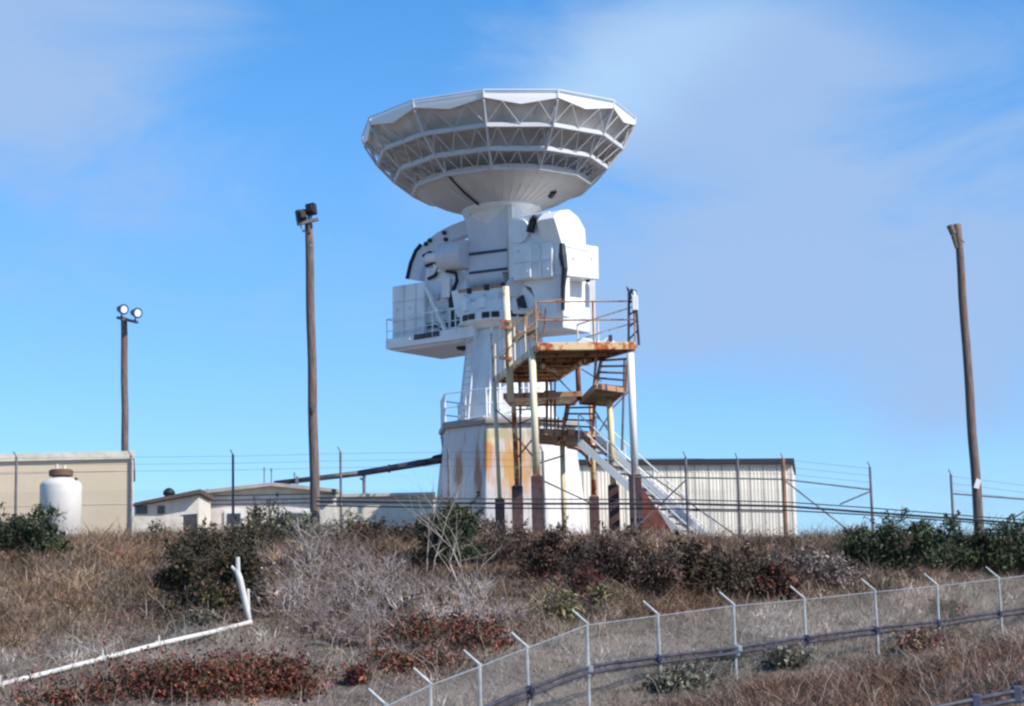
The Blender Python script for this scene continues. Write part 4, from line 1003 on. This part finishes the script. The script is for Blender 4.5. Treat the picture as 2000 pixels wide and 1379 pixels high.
def shrub(name, px, py, w_, h_, pal, label, dens=1.0, leaf=.048, cat='shrub', grp=None, Y=None, twc=(.13, .10, .085), blobs=14, aspect=.45, flat=.8):
    g = G(px, py) if Y is None else None
    if g is None: p = pt(px, py, Y); g = Vector((p.x, Y, gz(p.x, Y)))
    s = s_at(g.y); w_, h_ = w_ * 1.28, h_ * 1.22; blobs = 18; rx = w_ * s / 2; H = h_ * s; ry = rx * flat
    rt_ = thing(name, g, label, cat, grp)
    base = np.array(g); C = []; Rr = []
    for k in range(blobs):
        a = random.uniform(0, 2 * math.pi); u = math.sqrt(random.random()); zf = random.uniform(.12, .85) * (1 - .45 * u * u)
        C.append(base + np.array([math.cos(a) * u * rx * .8, math.sin(a) * u * ry * .8, H * zf])); Rr.append(random.uniform(.16, .34) * min(rx, H) + .08)
    C = np.array(C); Rr = np.array(Rr)
    n = int(dens * (rx * 2) * H * 1150) + 150; idx = rng.integers(0, blobs, n)
    off_ = rng.normal(size=(n, 3)); off_ /= np.linalg.norm(off_, axis=1)[:, None]; off_ *= (rng.random(n) ** .45)[:, None]
    cen = C[idx] + off_ * Rr[idx][:, None] * np.array([1.25, 1.25, .95])
    cen[:, 2] = np.maximum(cen[:, 2], height(cen[:, 0], cen[:, 1]) + .02)
    bl = rng.uniform(.55, 1.45, blobs)
    # sprays that stick out of the outline
    ns = 16; sp_i = rng.integers(0, blobs, ns); sd_ = rng.normal(size=(ns, 3)); sd_[:, 2] = np.abs(sd_[:, 2]) + .5; sd_ /= np.linalg.norm(sd_, axis=1)[:, None]
    sl = rng.uniform(1.2, 2.3, ns) * Rr[sp_i]; kk = rng.integers(0, ns, n // 8); tt_ = rng.random(n // 8) ** .7
    cen[:n // 8] = C[sp_i[kk]] + sd_[kk] * (sl[kk] * tt_)[:, None] + rng.normal(size=(n // 8, 3)) * .035
    V, Fc, c_ = leaves(cen, rng.uniform(.5, 1.5, n) * leaf * bl[idx], pal, aspect)
    # whole clumps differ a little in tone
    tone = rng.uniform(.7, 1.3, blobs)[idx]; c_ = c_ * np.repeat(tone, 4)[:, None]
    raw_mesh('foliage', V, Fc, np.clip(c_, 0, 1), M_LEAF, rt_)
    segs = [(C[sp_i[k]], C[sp_i[k]] + sd_[k] * sl[k], .008, .004) for k in range(ns)]
    for k in range(blobs):
        m_ = base * .45 + C[k] * .55 + np.array([random.gauss(0, .05), random.gauss(0, .05), .0]); segs += [(base, m_, .03, .02), (m_, C[k], .02, .010)]
        for _ in range(8):
            d = rng.normal(size=3); d /= np.linalg.norm(d); d[2] = abs(d[2]); segs.append((C[k], C[k] + d * Rr[k] * random.uniform(.9, 1.7), .009, .004))
    V, Fc = tubes_arr(segs); raw_mesh('stem', V, Fc, np.tile(np.array(twc), (len(V), 1)) * rng.uniform(.8, 1.2, (len(V), 1)), M_TWIG, rt_)
    return rt_
SH = [
 ('green_shrub', 18, 1086, 110, 78, GREEN, 'dark green bush cut off by the left edge of the picture', 1.3),
 ('green_shrub', 92, 1084, 80, 84, GREEN, 'dark green bush overlapping the foot of the white tank', 1.2),
 ('green_shrub', 302, 1058, 54, 34, GREEN, 'small green bush at the foot of the low cream wall', .8),
 ('olive_shrub', 385, 1205, 120, 130, OLIVE, 'big dark olive bush on the slope left of the upright white pipe', 1.5),
 ('olive_shrub', 455, 1190, 120, 120, OLIVE, 'big dark olive bush directly behind the upright white pipe', 1.5),
 ('olive_shrub', 400, 1100, 110, 66, OLIVE, 'dark bush under the left corner of the gabled house', 1.2),
 ('olive_shrub', 480, 1085, 110, 70, OLIVE, 'dark bush under the window of the gabled house', 1.2),
 ('green_shrub', 515, 1050, 84, 72, GREEN, 'green leafy shrub covering the middle of the gabled house', .7),
 ('green_shrub', 575, 1055, 70, 60, GG, 'grey green shrub left of the foot of the tallest pole', .8),
 ('brown_shrub', 515, 1205, 46, 90, STRAW, 'orange brown dry shrub right of the upright white pipe', .9),
 ('green_shrub', 690, 1045, 60, 66, YEL, 'thin yellow green shrub right of the tallest pole', .35),
 ('brown_shrub', 745, 1064, 90, 46, BROWN, 'low dark brown bush under the middle of the long pale shed', 1.5),
 ('brown_shrub', 815, 1064, 80, 46, BROWN, 'low dark brown bush left of the dark green central bush', 1.5),
 ('green_shrub', 868, 1108, 120, 122, GREEN, 'dark green bush beneath the left corner of the radar base', 1.2),
 ('grey_shrub', 915, 1060, 90, 60, GREY, 'grey twiggy bush in front of the radar base', .6),
 ('brown_shrub', 990, 1100, 110, 62, BROWN, 'brown bush below the leftmost brown pier', 1.3),
 ('brown_shrub', 1075, 1130, 130, 88, BROWN, 'brown bush below the middle left piers', 1.3),
 ('brown_shrub', 1170, 1145, 130, 92, BROWN, 'dark brown bush below the middle right piers', 1.3),
 ('brown_shrub', 1262, 1152, 130, 96, BROWN, 'dark brown bush below the red stair plinth', 1.3),
 ('olive_shrub', 1350, 1162, 130, 98, OLIVE + BROWN, 'dark olive bush below the foot of the white stair', 1.4),
 ('olive_shrub', 1440, 1168, 130, 88, OLIVE + BROWN, 'dark olive bush below the corrugated shed', 1.4),
 ('olive_shrub', 1512, 1172, 90, 70, BROWN + RED[:2], 'red brown bush below the right end of the corrugated shed', 1.3),
 ('red_shrub', 1142, 1170, 70, 60, RED, 'small red leaved bush in the middle of the brown bushes', .8),
 ('grass_clump', 1092, 1212, 90, 50, YEL, 'yellow green clump above the fence corner', .7),
 ('grass_clump', 1178, 1190, 60, 46, YEL, 'yellow green clump right of the red leaved bush', .6),
 ('green_shrub', 1238, 1062, 60, 24, YEL + GREEN, 'low green tuft in front of the red stair plinth', .8),
 ('grey_shrub', 1580, 1128, 110, 48, GREY, 'pale dry bush on the bank right of the corrugated shed', .9),
 ('grey_shrub', 1640, 1150, 90, 52, GREY, 'pale dry bush left of the large green bushes', .9),
 ('grey_shrub', 1520, 1110, 90, 40, GREY + BROWN, 'pale brown dry bush under the end of the corrugated shed', .8),
 ('green_shrub', 1700, 1112, 96, 88, GREEN, 'green bush at the left end of the right hand bushes', 1.2),
 ('green_shrub', 1768, 1118, 110, 108, GREEN, 'green bush left of the leaning right pole', 1.3),
 ('green_shrub', 1842, 1118, 110, 105, GREEN, 'green bush touching the left side of the leaning right pole', 1.3),
 ('green_shrub', 1925, 1114, 120, 94, GREEN, 'green bush around the foot of the leaning right pole', 1.3),
 ('green_shrub', 2000, 1110, 110, 88, GREEN, 'green bush cut off by the right edge of the picture', 1.3),
 ('grey_green_shrub', 1326, 1345, 100, 44, GG, 'grey green low bush behind the fence below the pipes, leftmost', .9),
 ('grey_green_shrub', 1405, 1320, 80, 40, GG, 'grey green low bush right behind the sixth fence post', .8),
 ('grey_green_shrub', 1540, 1300, 70, 30, GG, 'small grey green bush behind the fence under the pipes', .8),
 ('brown_shrub', 1845, 1215, 60, 40, RED, 'small reddish dry bush behind the fence near the right edge', .7),
 ('brown_shrub', 1800, 1275, 90, 44, STRAW + RED[:2], 'rusty brown dry bush at the foot of the fence on the right', .9),
 ('grey_green_shrub', 640, 1062, 60, 34, GG, 'grey green bush at the foot of the tallest pole', .8),
 ('grey_green_shrub', 395, 1222, 80, 22, GG, 'low grey green tuft under the big olive bushes', .8),
 ('red_shrub', 700, 1338, 34, 34, RED, 'small deep red plant by the lower end of the fence', 1.2),
]
for (nm, a, b, w_, h_, pal, lb_, dn) in SH:
    shrub(nm, a, b, w_, h_, pal, lb_, dn)
# dead pale thicket
def dead(px, py, h_, label, n0=7, depth=3, r=.022, spread=.9, colr=(.34, .29, .27), grp=None, wig=.22, up=.6):
    g = G(px, py); H = h_ * s_at(g.y); segs, tips = branches(g - UP * .05, H, spread, n0, depth, r, wig, up)
    V, Fc = tubes_arr(segs, 3); c_ = np.repeat(rng.uniform(.65, 1.3, (len(segs), 1)), 6, 0) * np.array(colr)
    ob = raw_mesh('dead_shrub', V, Fc, np.clip(c_, 0, 1), M_TWIG, None, tuple(g)); tag(ob, label, 'shrub', grp)
LB = 'pale leafless shrub in the dead thicket before the radar tower'
for k, (a, b, h_) in enumerate(((560, 1120, 90), (600, 1170, 100), (650, 1130, 90), (560, 1205, 90), (610, 1235, 80), (670, 1200, 90), (660, 1262, 80), (720, 1160, 80), (725, 1225, 80), (700, 1262, 70), (780, 1190, 80), (790, 1235, 60), (840, 1170, 80), (850, 1225, 70), (905, 1210, 70), (955, 1220, 60), (990, 1215, 50), (630, 1090, 60), (700, 1110, 60), (760, 1130, 60), (930, 1175, 60))):
    dead(a, b, h_ * .86, LB, n0=random.randint(11, 14), depth=2, r=.026, spread=1.1, colr=random.choice(((.42, .355, .335), (.52, .45, .42), (.30, .24, .225), (.36, .30, .29))), grp='dead shrubs in the thicket', wig=.28)
dead(838, 1125, 150, 'tall thin bare sapling standing left of the forked one', n0=2, depth=2, r=.026, spread=.1, colr=(.36, .31, .28), wig=.10, up=1.4)
dead(925, 1205, 190, 'tall forked bare sapling in front of the radar base', n0=2, depth=2, r=.032, spread=.25, colr=(.38, .33, .30), wig=.12, up=1.3)
dead(600, 1120, 100, 'bare twisted sapling at the foot of the tallest pole', n0=4, depth=2, r=.03, spread=.3, colr=(.40, .36, .33), wig=.15, up=1.2)

# ice plant patches
def patch(poly_pts, label, pal, dens=260, hh=.16, leaf=.045):
    C = []; 
    for (a, b, w_, h_) in poly_pts:
        n = int(w_ * h_ * dens / 1000)
        for _ in range(n // 14):
            a_ = a + random.gauss(0, .33) * w_ / 1.4; b_ = b + random.gauss(0, .33) * h_ / 1.4
            g = G(a_, b_); k = random.uniform(.5, 1.5)
            for _ in range(14): C.append((g.x + random.gauss(0, .11), g.y + random.gauss(0, .15), g.z + abs(random.gauss(0, hh * k))))
    C = np.array(C); V, Fc, c_ = leaves(C, rng.uniform(.6, 1.4, len(C)) * leaf, pal, .5)
    o_ = C.mean(0); tag(raw_mesh('ice_plant', V, Fc, np.clip(c_, 0, 1), M_LEAF, None, tuple(o_)), label, 'ground cover', kind='stuff')
patch([(870, 1245, 220, 46), (820, 1235, 120, 30), (940, 1262, 110, 30)], 'red and green ice plant mat below the dead thicket', RED + OLIVE[:3], 330)
patch([(780, 1300, 120, 40), (850, 1295, 90, 30), (740, 1285, 50, 24)], 'thin red ice plant patch left of the fence', RED + OLIVE[:2], 200, .1)
patch([(420, 1345, 330, 60), (520, 1325, 160, 50), (300, 1350, 200, 40), (560, 1350, 120, 50), (130, 1376, 200, 18)], 'dark red and green ice plant mat along the bottom left', RED + RED + OLIVE[:4], 330, .2)
patch([(1090, 1300, 40, 12)], 'tiny reddish ground cover by the corner of the fence', STRAW, 120, .05)

# dry grass: one countless mass
def region(px, py, n):
    """base colour, blade height by place on the slope"""
    c = np.zeros((n, 3)); h = np.zeros(n)
    nz = fbm(px / 90., py / 40., 21); nz2 = fbm(px / 30., py / 14., 33)
    up = np.array([.245, .175, .125]); low = np.array([.32, .262, .225]); gry = np.array([.19, .17, .135]); rust = np.array([.215, .140, .105])
    # line of the white pipe: below it short greyish turf, above it brown brush
    line = np.interp(px, [0, 490, 700, 1000, 1143, 1300, 1600, 2000], [1270, 1200, 1240, 1230, 1215, 1200, 1175, 1120])
    f = np.clip((py - line + nz * 90) / 40, 0, 1)[:, None]; c = up * (1 - f) + low * f; h = .24 * (1 - f[:, 0]) + .13 * f[:, 0]
    fl = np.interp(px, [0, 700, 936, 1143, 1284, 1432, 1570, 1708, 1830, 1950, 2200], [1700, 1600, 1500, 1420, 1372, 1345, 1325, 1300, 1278, 1262, 1240])
    f2 = np.clip((py - fl + nz * 60) / 14, 0, 1)[:, None]; c = c * (1 - f2) + rust * f2; h = h * (1 - f2[:, 0]) + .3 * f2[:, 0]
    f3 = np.clip((px - 1150) / 80, 0, 1) * np.clip((py - line - 60 + nz * 60) / 25, 0, 1) * (1 - f2[:, 0]); c = c * (1 - f3[:, None] * .7) + gry * f3[:, None] * .7
    big = fbm(px / 170., py / 60., 51); hue = fbm(px / 120., py / 50., 77)
    c = c * .86 * (1 + nz2[:, None] * 1.5) * (1 + nz[:, None] * 1.0) * (1 + big[:, None] * 1.1)
    c = c * (1 + hue[:, None] * np.array([.35, -.03, -.3]))
    h = h * (1 + nz2 * 1.2)
    return c, h
NB = 360000
u = rng.uniform(-150, 2150, NB); Y = 24 + (66.3 - 24) * rng.random(NB) ** .8
X = (u - 1000) / F * Y
# tussocks: most blades gather round a common root
nt = 26000; tu = rng.uniform(-150, 2150, nt); tY = 24 + (66.3 - 24) * rng.random(nt) ** .8; tX = (tu - 1000) / F * tY
tid = rng.integers(0, nt, NB); isT = rng.random(NB) < .75
ts = rng.uniform(.06, .22, nt)
X = np.where(isT, tX[tid] + rng.normal(size=NB) * ts[tid], X); Y = np.where(isT, tY[tid] + rng.normal(size=NB) * ts[tid], Y)
ttone = np.exp(rng.normal(size=(nt, 1)) * .32) * (1 + rng.normal(size=(nt, 3)) * .06); th = np.exp(rng.normal(size=nt) * .35)
Z = height(X, Y); qx, qy = project(X, Y, Z)
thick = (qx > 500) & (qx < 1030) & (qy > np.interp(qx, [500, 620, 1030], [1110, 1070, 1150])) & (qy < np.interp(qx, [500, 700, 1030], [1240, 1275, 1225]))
keep = (qy < 1440) & (qy > 980) & ~(thick & (rng.random(NB) < .6)); X, Y, Z, qx, qy, tid, isT, thick = [q_[keep] for q_ in (X, Y, Z, qx, qy, tid, isT, thick)]; n = len(X)
base_c, hh = region(qx, qy, n)
base_c = base_c * np.where(isT[:, None], ttone[tid], 1) * np.where(thick[:, None], .42, 1)  # thicket grass tinted darker, standing for shaded gaps between the twigs
hh = np.maximum(hh, .05) * np.clip(Y / 56, .45, 1.05) ** 1.3 * rng.uniform(.4, 1.5, n) * np.where(isT, th[tid], .8)
# brush: half of the tufts on the upper slope are twiggy, low and bent, the rest grass
ang = rng.uniform(0, 2 * math.pi, n); wv = rng.uniform(.007, .020, n) * np.clip(Y / 56, .4, 1)
bend = np.where(th[tid] > 1.0, 1.1, .5)
dx, dy = np.cos(ang) * wv, np.sin(ang) * wv; lx, ly = rng.normal(size=n) * hh * bend, rng.normal(size=n) * hh * bend
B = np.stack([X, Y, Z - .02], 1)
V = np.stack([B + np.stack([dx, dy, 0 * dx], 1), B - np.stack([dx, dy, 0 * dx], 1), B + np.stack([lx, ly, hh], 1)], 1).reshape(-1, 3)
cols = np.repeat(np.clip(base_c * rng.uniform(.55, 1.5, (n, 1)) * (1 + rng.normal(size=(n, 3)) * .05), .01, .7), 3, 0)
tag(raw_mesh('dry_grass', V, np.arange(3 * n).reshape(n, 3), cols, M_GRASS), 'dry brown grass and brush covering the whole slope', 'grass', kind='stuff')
ns_ = 2600; su = rng.uniform(-100, 2100, ns_); sY = 30 + 36 * rng.random(ns_) ** .8; sX = (su - 1000) / F * sY; sz_n = height(sX, sY)
sl_ = rng.uniform(.25, .65, ns_); ln = rng.normal(size=(ns_, 2)) * .22
segs = []
for k in range(ns_):
    p = np.array([sX[k], sY[k], sz_n[k]]); q1 = p + np.array([ln[k, 0] * .4, ln[k, 1] * .4, sl_[k] * .6]); q2 = p + np.array([ln[k, 0], ln[k, 1], sl_[k]])
    segs += [(p, q1, .007, .006), (q1, q2, .006, .004)]
V, Fc = tubes_arr(segs, 3); kc = np.array([(.34, .28, .24), (.22, .15, .11), (.42, .36, .30), (.16, .12, .10)])[rng.integers(0, 4, ns_)]
tag(raw_mesh('dry_stalks', V, Fc, np.repeat(kc, 12, 0), M_TWIG), 'thin bent dry stalks standing among the brush on the slope', 'stalks', kind='stuff')
# low brush leaves: mounds of small dry leaves scattered over the slope
nm = 2600; mu = rng.uniform(-150, 2150, nm); mY = 30 + (66.3 - 30) * rng.random(nm) ** .8; mX = (mu - 1000) / F * mY; mz = height(mX, mY)
qx, qy = project(mX, mY, mz); line = np.interp(qx, [0, 490, 700, 1000, 1143, 1300, 1600, 2000], [1240, 1190, 1220, 1210, 1195, 1180, 1155, 1110])
ok = (qy < line + 25) | (rng.random(nm) < .22); ok &= qy < 1420
mX, mY, mz, qx, qy = [q_[ok] for q_ in (mX, mY, mz, qx, qy)]; nm = len(mX); per = 55
mr_ = rng.uniform(.12, .38, nm); off_ = rng.normal(size=(nm, per, 3)) * mr_[:, None, None] * np.array([1, 1, .55]); off_[:, :, 2] = np.abs(off_[:, :, 2])
cen = (np.stack([mX, mY, mz], 1)[:, None] + off_).reshape(-1, 3); c0, _ = region(np.repeat(qx, per), np.repeat(qy, per), nm * per)
V, Fc, _c = leaves(cen, rng.uniform(.02, .05, nm * per), [(1, 1, 1)], .35)
pal = np.array([(.55, .5, .45), (1.0, .85, .75), (.8, .62, .5), (1.25, 1.15, 1.05), (.55, .62, .42), (1.1, .72, .55)])[rng.integers(0, 6, nm)] * rng.uniform(.6, 1.2, (nm, 1))
cc_n = np.clip(c0 * np.repeat(pal, per, 0) * rng.uniform(.6, 1.3, (nm * per, 1)), 0, .8)
tag(raw_mesh('dry_brush', V, Fc, np.repeat(cc_n, 4, 0), M_GRASS), 'low dry brush scattered in mounds over the slope', 'brush', kind='stuff')

for o in bpy.data.objects:
    if '_o' in o: del o['_o']
